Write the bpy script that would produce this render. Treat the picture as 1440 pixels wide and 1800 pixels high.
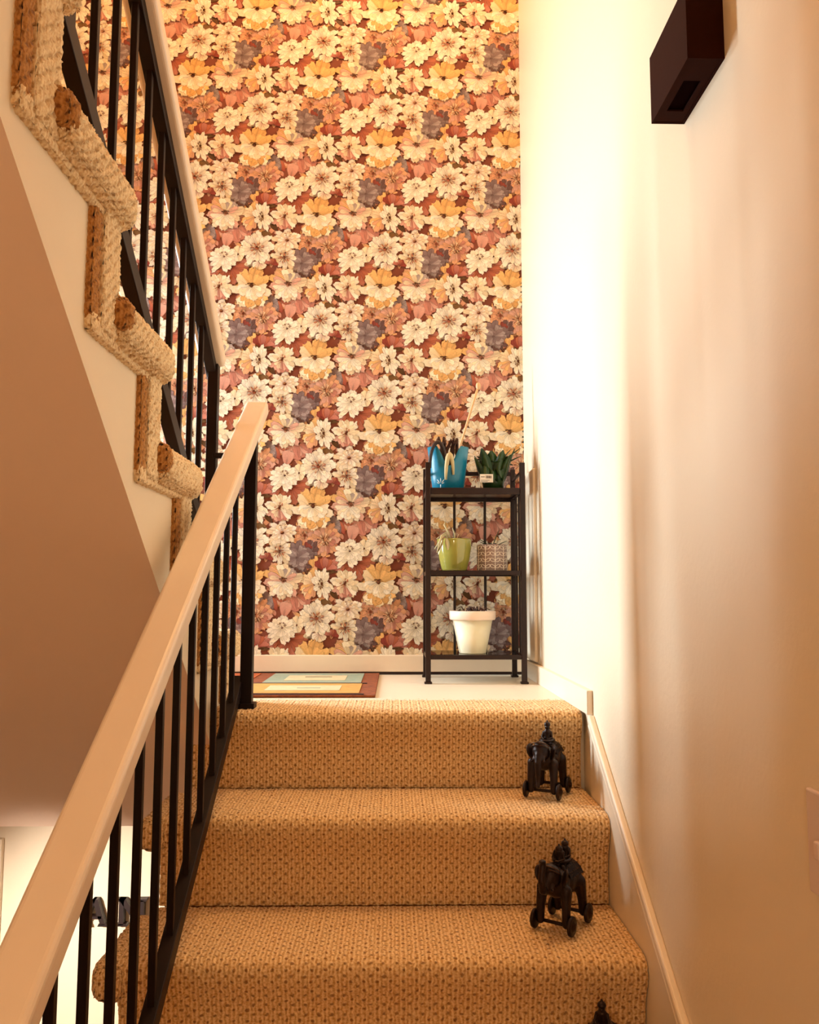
import bpy, bmesh, math, random
import numpy as np
from mathutils import Vector, Matrix

for o in list(bpy.data.objects):
    bpy.data.objects.remove(o)
random.seed(7)
RNG = np.random.default_rng(11)
SC = bpy.context.scene
COL = SC.collection
PI = math.pi

# ------------------------------------------------------------------ camera
H_EYE = 0.2905                      # eye height above the landing (landing floor is z = 0)
pitch, yaw, roll = 0.0986, 0.0183, 0.0015
fwd = Vector((math.sin(yaw)*math.cos(pitch), math.cos(yaw)*math.cos(pitch), math.sin(pitch)))
rt = Vector((math.cos(yaw), -math.sin(yaw), 0))
up = rt.cross(fwd)
ca = rt*math.cos(roll) + up*math.sin(roll)
cb = up*math.cos(roll) - rt*math.sin(roll)
cam_d = bpy.data.cameras.new('camera')
cam = bpy.data.objects.new('camera', cam_d)
COL.objects.link(cam)
cam.matrix_world = Matrix(((ca.x, cb.x, -fwd.x, 0), (ca.y, cb.y, -fwd.y, 0), (ca.z, cb.z, -fwd.z, H_EYE), (0, 0, 0, 1)))
cam_d.sensor_fit = 'HORIZONTAL'
cam_d.sensor_width = 36
cam_d.lens = 36*1451.8/1440
cam_d.clip_start = 0.02
SC.camera = cam

# ------------------------------------------------------------------ world, lights, exposure
w = bpy.data.worlds.new('world')
SC.world = w
w.use_nodes = True
w.node_tree.nodes['Background'].inputs[0].default_value = (0.75, 0.88, 1, 1)
w.node_tree.nodes['Background'].inputs[1].default_value = 0.6

def light(name, kind, loc, energy, color, rot=(0, 0, 0), **kw):
    d = bpy.data.lights.new(name, kind)
    d.energy = energy
    d.color = color
    for k, v in kw.items():
        setattr(d, k, v)
    o = bpy.data.objects.new(name, d)
    o.location = loc
    o.rotation_euler = rot
    COL.objects.link(o)
    return o
# daylight through the glazed entry door at the left end of the landing
light('door_daylight', 'AREA', (-1.60, 2.83, 0.88), 48, (0.82, 0.95, 1.0), (0, -PI/2, -0.50), shape='RECTANGLE', size=1.35, size_y=0.18, spread=math.radians(120))
# warm lamp under the high ceiling of the stairwell (fixture built below)
light('stairwell_lamp', 'POINT', (-0.05, 2.15, 3.42), 56, (1.0, 0.66, 0.33), shadow_soft_size=0.10)
# added warm fill lamp in the lower hall behind the camera (fixture built below)
light('hall_fill', 'POINT', (-0.30, -1.30, 0.50), 24, (1.0, 0.77, 0.50), shadow_soft_size=0.10)
# spotlight added out of view to brighten the lower wall (fixture built below)
light('wall_fill_spot', 'SPOT', (-1.25, 1.70, -0.30), 135, (1.0, 0.90, 0.78), Vector((0.40, 1.05, -0.70)).to_track_quat('-Z', 'Y').to_euler(), spot_size=math.radians(66), spot_blend=0.9, shadow_soft_size=0.05)

vs = SC.view_settings
vs.view_transform = 'Standard'
vs.look = 'None'
vs.exposure = 0.16
vs.gamma = 1.0
vs.use_curve_mapping = False

# ------------------------------------------------------------------ materials
def s2l(c):
    return tuple((v/255/12.92 if v/255 <= 0.04045 else ((v/255+0.055)/1.055)**2.4) for v in c)

def mat(name, rgb, rough=0.5, metal=0.0, noise=0.0, nscale=40.0, bump=0.0, bscale=200.0, spec=0.5, rgb2=None, coat=0.0):
    m = bpy.data.materials.new(name)
    m.use_nodes = True
    nt = m.node_tree
    b = nt.nodes['Principled BSDF']
    c = s2l(rgb)
    b.inputs['Roughness'].default_value = rough
    b.inputs['Metallic'].default_value = metal
    b.inputs['Specular IOR Level'].default_value = spec
    b.inputs['Coat Weight'].default_value = coat
    tc = nt.nodes.new('ShaderNodeTexCoord')
    n = nt.nodes.new('ShaderNodeTexNoise')
    n.inputs['Scale'].default_value = nscale
    n.inputs['Detail'].default_value = 4
    nt.links.new(tc.outputs['Object'], n.inputs['Vector'])
    mx = nt.nodes.new('ShaderNodeMix')
    mx.data_type = 'RGBA'
    c2 = s2l(rgb2) if rgb2 else tuple(v*(1-noise) for v in c)
    mx.inputs[6].default_value = (*c, 1)
    mx.inputs[7].default_value = (*c2, 1)
    nt.links.new(n.outputs['Fac'], mx.inputs[0])
    nt.links.new(mx.outputs[2], b.inputs['Base Color'])
    if bump > 0:
        n2 = nt.nodes.new('ShaderNodeTexNoise')
        n2.inputs['Scale'].default_value = bscale
        n2.inputs['Detail'].default_value = 3
        nt.links.new(tc.outputs['Object'], n2.inputs['Vector'])
        bp = nt.nodes.new('ShaderNodeBump')
        bp.inputs['Strength'].default_value = bump
        bp.inputs['Distance'].default_value = 0.002
        nt.links.new(n2.outputs['Fac'], bp.inputs['Height'])
        nt.links.new(bp.outputs['Normal'], b.inputs['Normal'])
    return m

def emis(name, rgb, strength):
    m = bpy.data.materials.new(name)
    m.use_nodes = True
    b = m.node_tree.nodes['Principled BSDF']
    b.inputs['Base Color'].default_value = (*s2l(rgb), 1)
    b.inputs['Emission Color'].default_value = (*s2l(rgb), 1)
    b.inputs['Emission Strength'].default_value = strength
    return m

def glass(name, tint=(1, 1, 1), gl=0.1):
    m = bpy.data.materials.new(name)
    m.use_nodes = True
    nt = m.node_tree
    nt.nodes.clear()
    out = nt.nodes.new('ShaderNodeOutputMaterial')
    t = nt.nodes.new('ShaderNodeBsdfTransparent')
    t.inputs[0].default_value = (*tint, 1)
    g = nt.nodes.new('ShaderNodeBsdfGlossy')
    g.inputs['Roughness'].default_value = 0.05
    fr = nt.nodes.new('ShaderNodeFresnel')
    fr.inputs[0].default_value = 1.45
    mx = nt.nodes.new('ShaderNodeMixShader')
    nt.links.new(fr.outputs[0], mx.inputs[0])
    nt.links.new(t.outputs[0], mx.inputs[1])
    nt.links.new(g.outputs[0], mx.inputs[2])
    nt.links.new(mx.outputs[0], out.inputs[0])
    return m

CP, CQ = 0.0240, 0.0205             # repeat of the carpet weave
def carpet_mat(name, light_c, pit_c, fine_c):
    """loop pile carpet: UV are metres along the cloth; pits sit on a centred lattice"""
    m = bpy.data.materials.new(name)
    m.use_nodes = True
    nt = m.node_tree
    b = nt.nodes['Principled BSDF']
    b.inputs['Roughness'].default_value = 0.95
    b.inputs['Specular IOR Level'].default_value = 0.1
    b.inputs['Sheen Weight'].default_value = 0.15
    uv = nt.nodes.new('ShaderNodeUVMap')
    uv.uv_map = 'UVMap'
    nz = nt.nodes.new('ShaderNodeTexNoise')
    nz.inputs['Scale'].default_value = 70
    nt.links.new(uv.outputs[0], nz.inputs['Vector'])
    ad = nt.nodes.new('ShaderNodeVectorMath')
    ad.operation = 'MULTIPLY_ADD'
    nt.links.new(nz.outputs['Color'], ad.inputs[0])
    ad.inputs[1].default_value = (0.009, 0.009, 0)
    nt.links.new(uv.outputs[0], ad.inputs[2])
    sp = nt.nodes.new('ShaderNodeSeparateXYZ')
    nt.links.new(ad.outputs[0], sp.inputs[0])
    def math_(op, a, bb):
        n = nt.nodes.new('ShaderNodeMath')
        n.operation = op
        for i, v in enumerate((a, bb)):
            if v is None:
                continue
            if isinstance(v, (int, float)):
                n.inputs[i].default_value = v
            else:
                nt.links.new(v, n.inputs[i])
        return n.outputs[0]
    cu = math_('COSINE', math_('MULTIPLY', sp.outputs[0], 2*PI/CP), None)
    cv = math_('COSINE', math_('MULTIPLY', sp.outputs[1], 2*PI/CQ), None)
    c = math_('MULTIPLY', cu, cv)
    ramp = nt.nodes.new('ShaderNodeMapRange')
    ramp.interpolation_type = 'SMOOTHSTEP'
    ramp.inputs['From Min'].default_value = 0.46
    ramp.inputs['From Max'].default_value = 0.97
    nt.links.new(c, ramp.inputs['Value'])
    # yarn strands
    st = math_('COSINE', math_('MULTIPLY', sp.outputs[0], 2*PI/(CP/3)), None)
    fn = nt.nodes.new('ShaderNodeTexNoise')
    fn.inputs['Scale'].default_value = 230
    fn.inputs['Detail'].default_value = 3
    nt.links.new(uv.outputs[0], fn.inputs['Vector'])
    f2 = math_('MULTIPLY', math_('ADD', math_('MULTIPLY', st, -0.13), fn.outputs['Fac']), 1.0)
    mx = nt.nodes.new('ShaderNodeMix')
    mx.data_type = 'RGBA'
    mx.inputs[6].default_value = (*s2l(fine_c), 1)
    mx.inputs[7].default_value = (*s2l(light_c), 1)
    mr = nt.nodes.new('ShaderNodeMapRange')
    mr.inputs['From Min'].default_value = 0.28
    mr.inputs['From Max'].default_value = 0.66
    nt.links.new(f2, mr.inputs['Value'])
    nt.links.new(mr.outputs[0], mx.inputs[0])
    mx2 = nt.nodes.new('ShaderNodeMix')
    mx2.data_type = 'RGBA'
    nt.links.new(math_('MULTIPLY', ramp.outputs[0], 0.78), mx2.inputs[0])
    nt.links.new(mx.outputs[2], mx2.inputs[6])
    mx2.inputs[7].default_value = (*s2l(pit_c), 1)
    nt.links.new(mx2.outputs[2], b.inputs['Base Color'])
    hgt = math_('SUBTRACT', math_('MULTIPLY', f2, 0.8), ramp.outputs[0])
    bp = nt.nodes.new('ShaderNodeBump')
    bp.inputs['Strength'].default_value = 0.55
    bp.inputs['Distance'].default_value = 0.003
    nt.links.new(hgt, bp.inputs['Height'])
    nt.links.new(bp.outputs['Normal'], b.inputs['Normal'])
    return m

WALL_C = (240, 222, 196)
M = dict(
    wall=mat('cream_wall_paint', WALL_C, 0.42, noise=0.03, nscale=3, bump=0.25, bscale=90, spec=0.35),
    soffit=mat('cream_soffit_paint', (244, 216, 194), 0.8, noise=0.03, nscale=3, bump=0.2, bscale=90, spec=0.2),
    white=mat('white_trim_paint', (246, 228, 204), 0.35, noise=0.05, nscale=14, bump=0.1, bscale=30),
    stringer=mat('white_stringer_paint', (244, 226, 196), 0.5, noise=0.07, nscale=9, bump=0.1, bscale=30),
    rail=mat('ivory_handrail_paint', (240, 220, 198), 0.3, noise=0.06, nscale=12, bump=0.08, bscale=40),
    ceiling=mat('ceiling_paint', (238, 214, 190), 0.9, noise=0.02, bump=0.2, bscale=60),
    black=mat('dark_brown_metal', (22, 5, 4), 0.45, noise=0.2, nscale=30, spec=0.22),
    shelfm=mat('shelf_metal', (36, 14, 10), 0.35, noise=0.2, nscale=30, spec=0.3),
    corem=mat('carpet_backing', (150, 92, 40), 0.9, noise=0.3, nscale=80),
    gapshade=mat('dark_gap_shade', (50, 26, 14), 0.8, noise=0.3),
    vinyl=mat('pale_landing_floor', (240, 226, 204), 0.4, noise=0.06, nscale=5, spec=0.4),
    lowfloor=mat('lower_floor_boards', (196, 152, 112), 0.5, noise=0.25, nscale=8),
    carpet=carpet_mat('beige_loop_carpet', (248, 214, 162), (128, 74, 24), (198, 146, 86)),
    carpet_up=carpet_mat('pale_loop_carpet', (250, 226, 184), (190, 138, 82), (226, 188, 138)),
    carpet_cut=carpet_mat('carpet_cut_edge', (196, 140, 78), (110, 58, 20), (160, 104, 50)),
    bronze=mat('dark_bronze', (22, 8, 7), 0.36, metal=0.5, noise=0.5, nscale=120, rgb2=(46, 24, 14), bump=0.3, bscale=500),
    bronze2=mat('lighter_bronze', (88, 56, 30), 0.4, metal=0.6, noise=0.4, nscale=300),  # lighter bronze of the studs and harness
    sconce=mat('sconce_brown', (46, 14, 3), 0.8, noise=0.2, spec=0.08),
    sconce_in=mat('sconce_inside', (22, 4, 3), 0.9, noise=0.2, spec=0.02),
    plate=mat('switch_plate_plastic', (226, 204, 198), 0.3, noise=0.03),
    letter=mat('dark_letter_wood', (36, 12, 8), 0.5, noise=0.3, nscale=50),
    teal=mat('teal_plastic', (8, 118, 150), 0.35, noise=0.15, nscale=60, bump=0.2, bscale=400),
    tealdark=mat('dark_strap', (40, 20, 20), 0.5, noise=0.3),
    whitemark=mat('white_print', (235, 240, 240), 0.6, noise=0.02),
    stick=mat('pale_dowel_wood', (222, 178, 130), 0.6, noise=0.15, nscale=80),
    green=mat('dark_green_leaf', (40, 74, 22), 0.4, noise=0.4, nscale=60, rgb2=(20, 46, 14)),
    greenpot=mat('green_pot_plastic', (34, 62, 24), 0.35, noise=0.3, nscale=40),
    bud=mat('yellow_green_bud', (150, 160, 40), 0.5, noise=0.2),
    labelw=mat('label_paper', (236, 226, 214), 0.6, noise=0.03),
    ink=mat('label_ink', (30, 20, 20), 0.7, noise=0.1),
    lime=mat('lime_glaze', (164, 158, 74), 0.12, noise=0.2, nscale=14, rgb2=(132, 126, 52), coat=0.6),
    dry=mat('dried_leaf', (204, 186, 140), 0.7, noise=0.2, nscale=60),
    drydark=mat('dried_twig', (78, 44, 30), 0.8, noise=0.4, nscale=80),
    soil=mat('potting_soil', (60, 34, 22), 0.95, noise=0.5, nscale=120, bump=0.8, bscale=200),
    taupe=mat('taupe_pot', (150, 124, 112), 0.4, noise=0.08),
    taupeleaf=mat('taupe_leaf_fill', (112, 84, 74), 0.4, noise=0.1),
    cream=mat('cream_line', (240, 226, 210), 0.5, noise=0.03),
    potwhite=mat('painted_terracotta', (242, 232, 210), 0.5, noise=0.1, nscale=22, rgb2=(226, 216, 176)),
    potchip=mat('chipped_rim', (244, 226, 208), 0.55, nscale=34, rgb2=(238, 206, 186)),
    rugb=mat('rug_border_wool', (176, 92, 40), 0.95, noise=0.5, nscale=70, rgb2=(72, 30, 16), bump=0.8, bscale=300),
    rugo=mat('rug_rust_wool', (206, 104, 34), 0.95, noise=0.4, nscale=50, rgb2=(150, 62, 22), bump=0.8, bscale=300),
    rugt=mat('rug_teal_wool', (120, 150, 138), 0.95, nscale=46, rgb2=(178, 178, 150), bump=0.8, bscale=300),
    rugy=mat('rug_ochre_wool', (216, 170, 84), 0.95, nscale=46, rgb2=(186, 136, 70), bump=0.8, bscale=300),
    rugl=mat('rug_light_wool', (226, 212, 170), 0.95, nscale=46, rgb2=(200, 180, 140), bump=0.8, bscale=300),
    rugd=mat('rug_dark_wool', (70, 40, 30), 0.95, noise=0.3, bump=0.8, bscale=300),
    pane=glass('clear_glass'),
    shelfglass=glass('shelf_glass', (0.86, 0.88, 0.86)),
    door=mat('white_door_paint', (244, 236, 224), 0.4, noise=0.03),
    bulb=emis('lit_globe', (255, 196, 130), 3.0),
    bulb2=emis('lit_lens', (255, 226, 190), 3.0),  # glowing lens of the added spot
)

# ------------------------------------------------------------------ mesh helpers
def link(name, me, m=None, parent=None, smooth=False):
    o = bpy.data.objects.new(name, me)
    COL.objects.link(o)
    if m is not None and not me.materials:
        me.materials.append(m)
    if parent is not None:
        o.parent = parent
    if smooth:
        me.polygons.foreach_set('use_smooth', [True]*len(me.polygons))
    return o

def build(name, bm, m, parent=None, smooth=False):
    bmesh.ops.recalc_face_normals(bm, faces=bm.faces)
    me = bpy.data.meshes.new(name)
    bm.to_mesh(me)
    bm.free()
    return link(name, me, m, parent, smooth)

def tag(o, label, cat, group=None):
    o['label'] = label
    o['category'] = cat
    if group:
        o['group'] = group
    return o

def struct(o):
    o['kind'] = 'structure'
    return o

def empty(name, loc, label, cat, group=None, rz=0.0):
    o = bpy.data.objects.new(name, None)
    o.empty_display_size = 0.05
    o.location = loc
    o.rotation_euler = (0, 0, rz)
    COL.objects.link(o)
    return tag(o, label, cat, group)

def add_box(bm, x0, x1, y0, y1, z0, z1, bev=0.0, seg=2):
    v = [bm.verts.new(p) for p in ((x0, y0, z0), (x1, y0, z0), (x1, y1, z0), (x0, y1, z0), (x0, y0, z1), (x1, y0, z1), (x1, y1, z1), (x0, y1, z1))]
    fs = [bm.faces.new([v[i] for i in f]) for f in ((0, 3, 2, 1), (4, 5, 6, 7), (0, 1, 5, 4), (1, 2, 6, 5), (2, 3, 7, 6), (3, 0, 4, 7))]
    if bev > 0:
        es = list({e for f in fs for e in f.edges})
        bmesh.ops.bevel(bm, geom=es, offset=bev, segments=seg, affect='EDGES', profile=0.5)
    return v

def box(name, x0, x1, y0, y1, z0, z1, m, parent=None, bev=0.0, seg=2):
    bm = bmesh.new()
    add_box(bm, x0, x1, y0, y1, z0, z1, bev, seg)
    return build(name, bm, m, parent)

def prism(name, pts, x0, x1, m, parent=None, bev=0.0, axis='X'):
    """polygon given in (Y,Z) extruded along X (or (X,Z) extruded along Y)"""
    bm = bmesh.new()
    if axis == 'X':
        a = [bm.verts.new((x0, y, z)) for y, z in pts]
        b = [bm.verts.new((x1, y, z)) for y, z in pts]
    else:
        a = [bm.verts.new((y, x0, z)) for y, z in pts]
        b = [bm.verts.new((y, x1, z)) for y, z in pts]
    n = len(pts)
    bm.faces.new(a)
    bm.faces.new(b[::-1])
    for i in range(n):
        bm.faces.new((a[i], a[(i+1) % n], b[(i+1) % n], b[i]))
    if bev:
        bmesh.ops.bevel(bm, geom=list(bm.edges), offset=bev, segments=2, affect='EDGES', profile=0.5)
    return build(name, bm, m, parent)

def beam(name, p0, p1, w, h, m, parent=None, bev=0.002, seg=2, smooth=False):
    """box bar between two points, w across (horizontal), h in the plane containing z"""
    p0 = Vector(p0); p1 = Vector(p1)
    d = (p1-p0); L = d.length; d.normalize()
    side = d.cross(Vector((0, 0, 1)))
    if side.length < 1e-4:
        side = Vector((1, 0, 0))
    side.normalize()
    u = side.cross(d)
    bm = bmesh.new()
    add_box(bm, -w/2, w/2, 0, L, -h/2, h/2, bev, seg)
    mt = Matrix(((side.x, d.x, u.x, p0.x), (side.y, d.y, u.y, p0.y), (side.z, d.z, u.z, p0.z), (0, 0, 0, 1)))
    bm.transform(mt)
    return build(name, bm, m, parent, smooth)

def add_tube(bm, pts, r, seg=8, cap=True):
    pts = [Vector(p) for p in pts]
    rs = r if isinstance(r, (list, tuple)) else [r]*len(pts)
    rings = []
    prev = None
    for i, p in enumerate(pts):
        t = (pts[min(i+1, len(pts)-1)]-pts[max(i-1, 0)])
        t.normalize()
        a = Vector((0, 0, 1)) if abs(t.z) < 0.9 else Vector((1, 0, 0))
        if prev is not None:
            a = prev
        s = (a - t*a.dot(t)); s.normalize()
        prev = s
        q = t.cross(s)
        rings.append([bm.verts.new(p+(s*math.cos(2*PI*k/seg)+q*math.sin(2*PI*k/seg))*rs[i]) for k in range(seg)])
    for i in range(len(rings)-1):
        for k in range(seg):
            bm.faces.new((rings[i][k], rings[i][(k+1) % seg], rings[i+1][(k+1) % seg], rings[i+1][k]))
    if cap:
        bm.faces.new(rings[0][::-1])
        bm.faces.new(rings[-1])

def tube(name, pts, r, m, parent=None, seg=8):
    bm = bmesh.new()
    add_tube(bm, pts, r, seg)
    return build(name, bm, m, parent, True)

def add_lathe(bm, prof, seg=32, c=(0, 0, 0), mt=None):
    rings = []
    for r, z in prof:
        rings.append([bm.verts.new((c[0]+max(r, 1e-5)*math.cos(2*PI*k/seg), c[1]+max(r, 1e-5)*math.sin(2*PI*k/seg), c[2]+z)) for k in range(seg)])
    for i in range(len(rings)-1):
        for k in range(seg):
            bm.faces.new((rings[i][k], rings[i][(k+1) % seg], rings[i+1][(k+1) % seg], rings[i+1][k]))
    if mt is not None:
        bmesh.ops.transform(bm, matrix=mt, verts=[v for rg in rings for v in rg])
    bmesh.ops.remove_doubles(bm, verts=[v for rg in (rings[0], rings[-1]) for v in rg], dist=1e-4)

def lathe(name, prof, m, parent=None, seg=36, c=(0, 0, 0)):
    bm = bmesh.new()
    add_lathe(bm, prof, seg, c)
    o = build(name, bm, m, parent, True)
    return o

def pydata(name, V, F, m, parent=None, uv=None, smooth=True):
    me = bpy.data.meshes.new(name)
    me.vertices.add(len(V))
    me.vertices.foreach_set('co', np.asarray(V, np.float32).ravel())
    F = np.asarray(F, np.int32)
    n, k = F.shape
    me.loops.add(n*k)
    me.loops.foreach_set('vertex_index', F.ravel())
    me.polygons.add(n)
    me.polygons.foreach_set('loop_start', np.arange(0, n*k, k, dtype=np.int32))
    me.polygons.foreach_set('loop_total', np.full(n, k, np.int32))
    me.update(calc_edges=True)
    if uv is not None:
        ul = me.uv_layers.new(name='UVMap')
        ul.data.foreach_set('uv', np.asarray(uv, np.float32)[F.ravel()].ravel())
    o = link(name, me, m, parent)
    if smooth:
        me.polygons.foreach_set('use_smooth', np.ones(n, bool))
    return o

# ---- carpet geometry
def pile(u, v, amp):
    c = np.cos(2*PI*u/CP)*np.cos(2*PI*v/CQ)
    t = np.clip((c-0.3)/0.65, 0, 1)
    t = t*t*(3-2*t)
    return amp*(0.12*np.cos(2*PI*u/(CP/2)+PI)*np.cos(PI*v/CQ)**2 - t) + amp*0.3*RNG.standard_normal(u.shape)

def resample(pts, step):
    p = np.array(pts, float)
    for _ in range(3):                       # Chaikin smoothing keeps the ends
        q = [p[0]]
        for a, b in zip(p[:-1], p[1:]):
            q += [a*0.75+b*0.25, a*0.25+b*0.75]
        q.append(p[-1])
        p = np.array(q)
    d = np.r_[0, np.cumsum(np.linalg.norm(np.diff(p, axis=0), axis=1))]
    n = max(2, int(d[-1]/step)+1)
    s = np.linspace(0, d[-1], n)
    return np.c_[np.interp(s, d, p[:, 0]), np.interp(s, d, p[:, 1])], s

def carpet_sheet(name, prof, x0, x1, m, parent, step=0.0036, amp=0.0026, u0=0.0, flip=False):
    P, s = resample(prof, step)
    T = np.gradient(P, axis=0)
    T /= np.linalg.norm(T, axis=1)[:, None]
    N = np.c_[-T[:, 1], T[:, 0]]
    if flip:
        N = -N
    xs = np.linspace(x0, x1, max(2, int(abs(x1-x0)/step)))
    U, S = np.meshgrid(xs, s)
    hgt = pile(U+u0, S, amp)
    V = np.empty((*U.shape, 3))
    V[..., 0] = U
    V[..., 1] = P[:, 0][:, None]+N[:, 0][:, None]*hgt
    V[..., 2] = P[:, 1][:, None]+N[:, 1][:, None]*hgt
    nr, nc = U.shape
    idx = np.arange(nr*nc).reshape(nr, nc)
    F = np.stack([idx[:-1, :-1], idx[:-1, 1:], idx[1:, 1:], idx[1:, :-1]], -1).reshape(-1, 4)
    return pydata(name, V.reshape(-1, 3), F, m, parent, np.stack([U+u0, S], -1).reshape(-1, 2))

def carpet_block(name, x0, x1, y0, y1, z0, z1, rad, m, parent, step=0.005, amp=0.003):
    """rounded carpet-wrapped block"""
    c0 = np.array([x0, y0, z0]); c1 = np.array([x1, y1, z1])
    n = np.maximum(3, ((c1-c0)/step).astype(int))
    Vs, Fs, UVs, base = [], [], [], 0
    for ax in range(3):
        a, b = [i for i in range(3) if i != ax]
        for sd in (0, 1):
            A, B = np.meshgrid(np.linspace(c0[a], c1[a], n[a]+1), np.linspace(c0[b], c1[b], n[b]+1))
            P = np.empty((*A.shape, 3))
            P[..., a] = A; P[..., b] = B; P[..., ax] = c1[ax] if sd else c0[ax]
            Q = np.clip(P, c0+rad, c1-rad)
            d = P-Q
            L = np.linalg.norm(d, axis=-1, keepdims=True)
            nn = d/np.maximum(L, 1e-9)
            P2 = Q+nn*rad
            uu = P[..., 1]+0.3*P[..., 0]
            vv = P[..., 2]+0.9*P[..., 0] if ax != 1 else P[..., 2]
            if ax == 1:
                uu = P[..., 0]
            P2 = P2+nn*pile(uu, vv, amp)[..., None]
            r_, c_ = A.shape
            idx = base+np.arange(r_*c_).reshape(r_, c_)
            f = np.stack([idx[:-1, :-1], idx[:-1, 1:], idx[1:, 1:], idx[1:, :-1]], -1).reshape(-1, 4)
            Vs.append(P2.reshape(-1, 3)); Fs.append(f); UVs.append(np.stack([uu, vv], -1).reshape(-1, 2))
            base += r_*c_
    return pydata(name, np.concatenate(Vs), np.concatenate(Fs), m, parent, np.concatenate(UVs))

# ------------------------------------------------------------------ dimensions
R_, G_ = 0.19, 0.2525               # riser and going
Y1 = 2.1185                          # riser under the landing edge
D = 3.035                            # papered end wall
XW = 0.481                           # right wall
XR = 0.470                           # right edge of the carpet
XL = -0.505                          # left edge of the lower risers
XS = -0.456                          # open face of the upper flight
XLW = -1.42                          # left wall of the upper flight / landing
XLOW = -2.30                         # left wall of the lower room
ZF = -7*R_                           # lower floor
ZC = 3.75                            # high ceiling
YB = -2.6                            # wall behind the camera
YLW = 2.75                           # wall of the lower room under the landing
UPF = 7*R_                           # upper floor level
ZU = -0.386                          # underside of the landing
def soffit_z(y): return 0.648-0.767*(y-1.158)

# ------------------------------------------------------------------ the shell
struct(box('wall_right', XW, XW+0.12, YB, D+0.12, ZF-0.1, ZC, M['wall']))
wb = struct(box('wall_back', XLW-0.12, XW+0.12, D, D+0.12, ZU, ZC, mat('wall_under_paper', (132, 66, 44), 0.8, noise=0.2)))
# left wall with the doorway of the entry
DY0, DY1, DZ1 = 2.33, 2.97, 2.08
bm = bmesh.new()
for a in ((YB, DY0, ZU, ZC), (DY1, D, ZU, ZC), (DY0, DY1, DZ1, ZC), (DY0, DY1, ZU, 0.0)):
    add_box(bm, XLW-0.12, XLW, *a)
struct(build('wall_left', bm, M['wall']))
struct(box('wall_front', XLOW-0.12, XW+0.12, YB-0.12, YB, ZF-0.1, ZC, M['wall']))
struct(box('wall_lower', XLOW, XW, YLW, YLW+0.1, ZF, ZU, M['wall']))
struct(box('wall_lower_left', XLOW-0.1, XLOW, YB, YLW+0.1, ZF, UPF, M['wall']))
struct(box('ceiling', XLW-0.12, XW+0.12, YB-0.12, D+0.12, ZC, ZC+0.1, M['ceiling']))
struct(box('floor', XLOW-0.1, XW+0.12, YB-0.12, YLW+0.1, ZF-0.1, ZF, M['lowfloor']))
struct(box('floor_upper', XLOW, XW, YB, -0.55, UPF-0.3, UPF, M['ceiling']))
struct(box('floor_upper.001', XLOW, XS-0.0, -0.55, 0.783, UPF-0.3, UPF-0.004, M['ceiling']))
struct(box('ceiling_lower', XLOW, XLW-0.12, 0.783, YLW, UPF-0.3, UPF, M['ceiling']))
bm = bmesh.new()
add_box(bm, XLW, XW, 2.506, D, ZU, 0.0)
add_box(bm, XLW, XW, 2.30, 2.506, -0.05, 0.0)
struct(build('floor_landing', bm, M['vinyl']))
struct(box('floor_landing.001', XS, XW, Y1+0.012, 2.30, ZU, -0.004, M['vinyl']))

# entry door: frame, stiles and large pane
dr = struct(box('door_1', XLW-0.10, XLW-0.06, DY0, DY1, 0.0, 0.09, M['door']))
for y0, y1 in ((DY0, DY0+0.06), (DY1-0.06, DY1)):
    box('door_stile', XLW-0.10, XLW-0.06, y0, y1, 0.09, DZ1, M['door'], dr, 0.003)
box('door_rail', XLW-0.10, XLW-0.06, DY0+0.06, DY1-0.06, DZ1-0.08, DZ1, M['door'], dr, 0.003)
box('pane', XLW-0.085, XLW-0.08, DY0+0.06, DY1-0.06, 0.09, DZ1-0.08, M['pane'], dr)
box('door_handle', XLW-0.06, XLW-0.02, DY0+0.02, DY0+0.04, 1.0, 1.02, M['black'], dr, 0.004)

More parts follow.
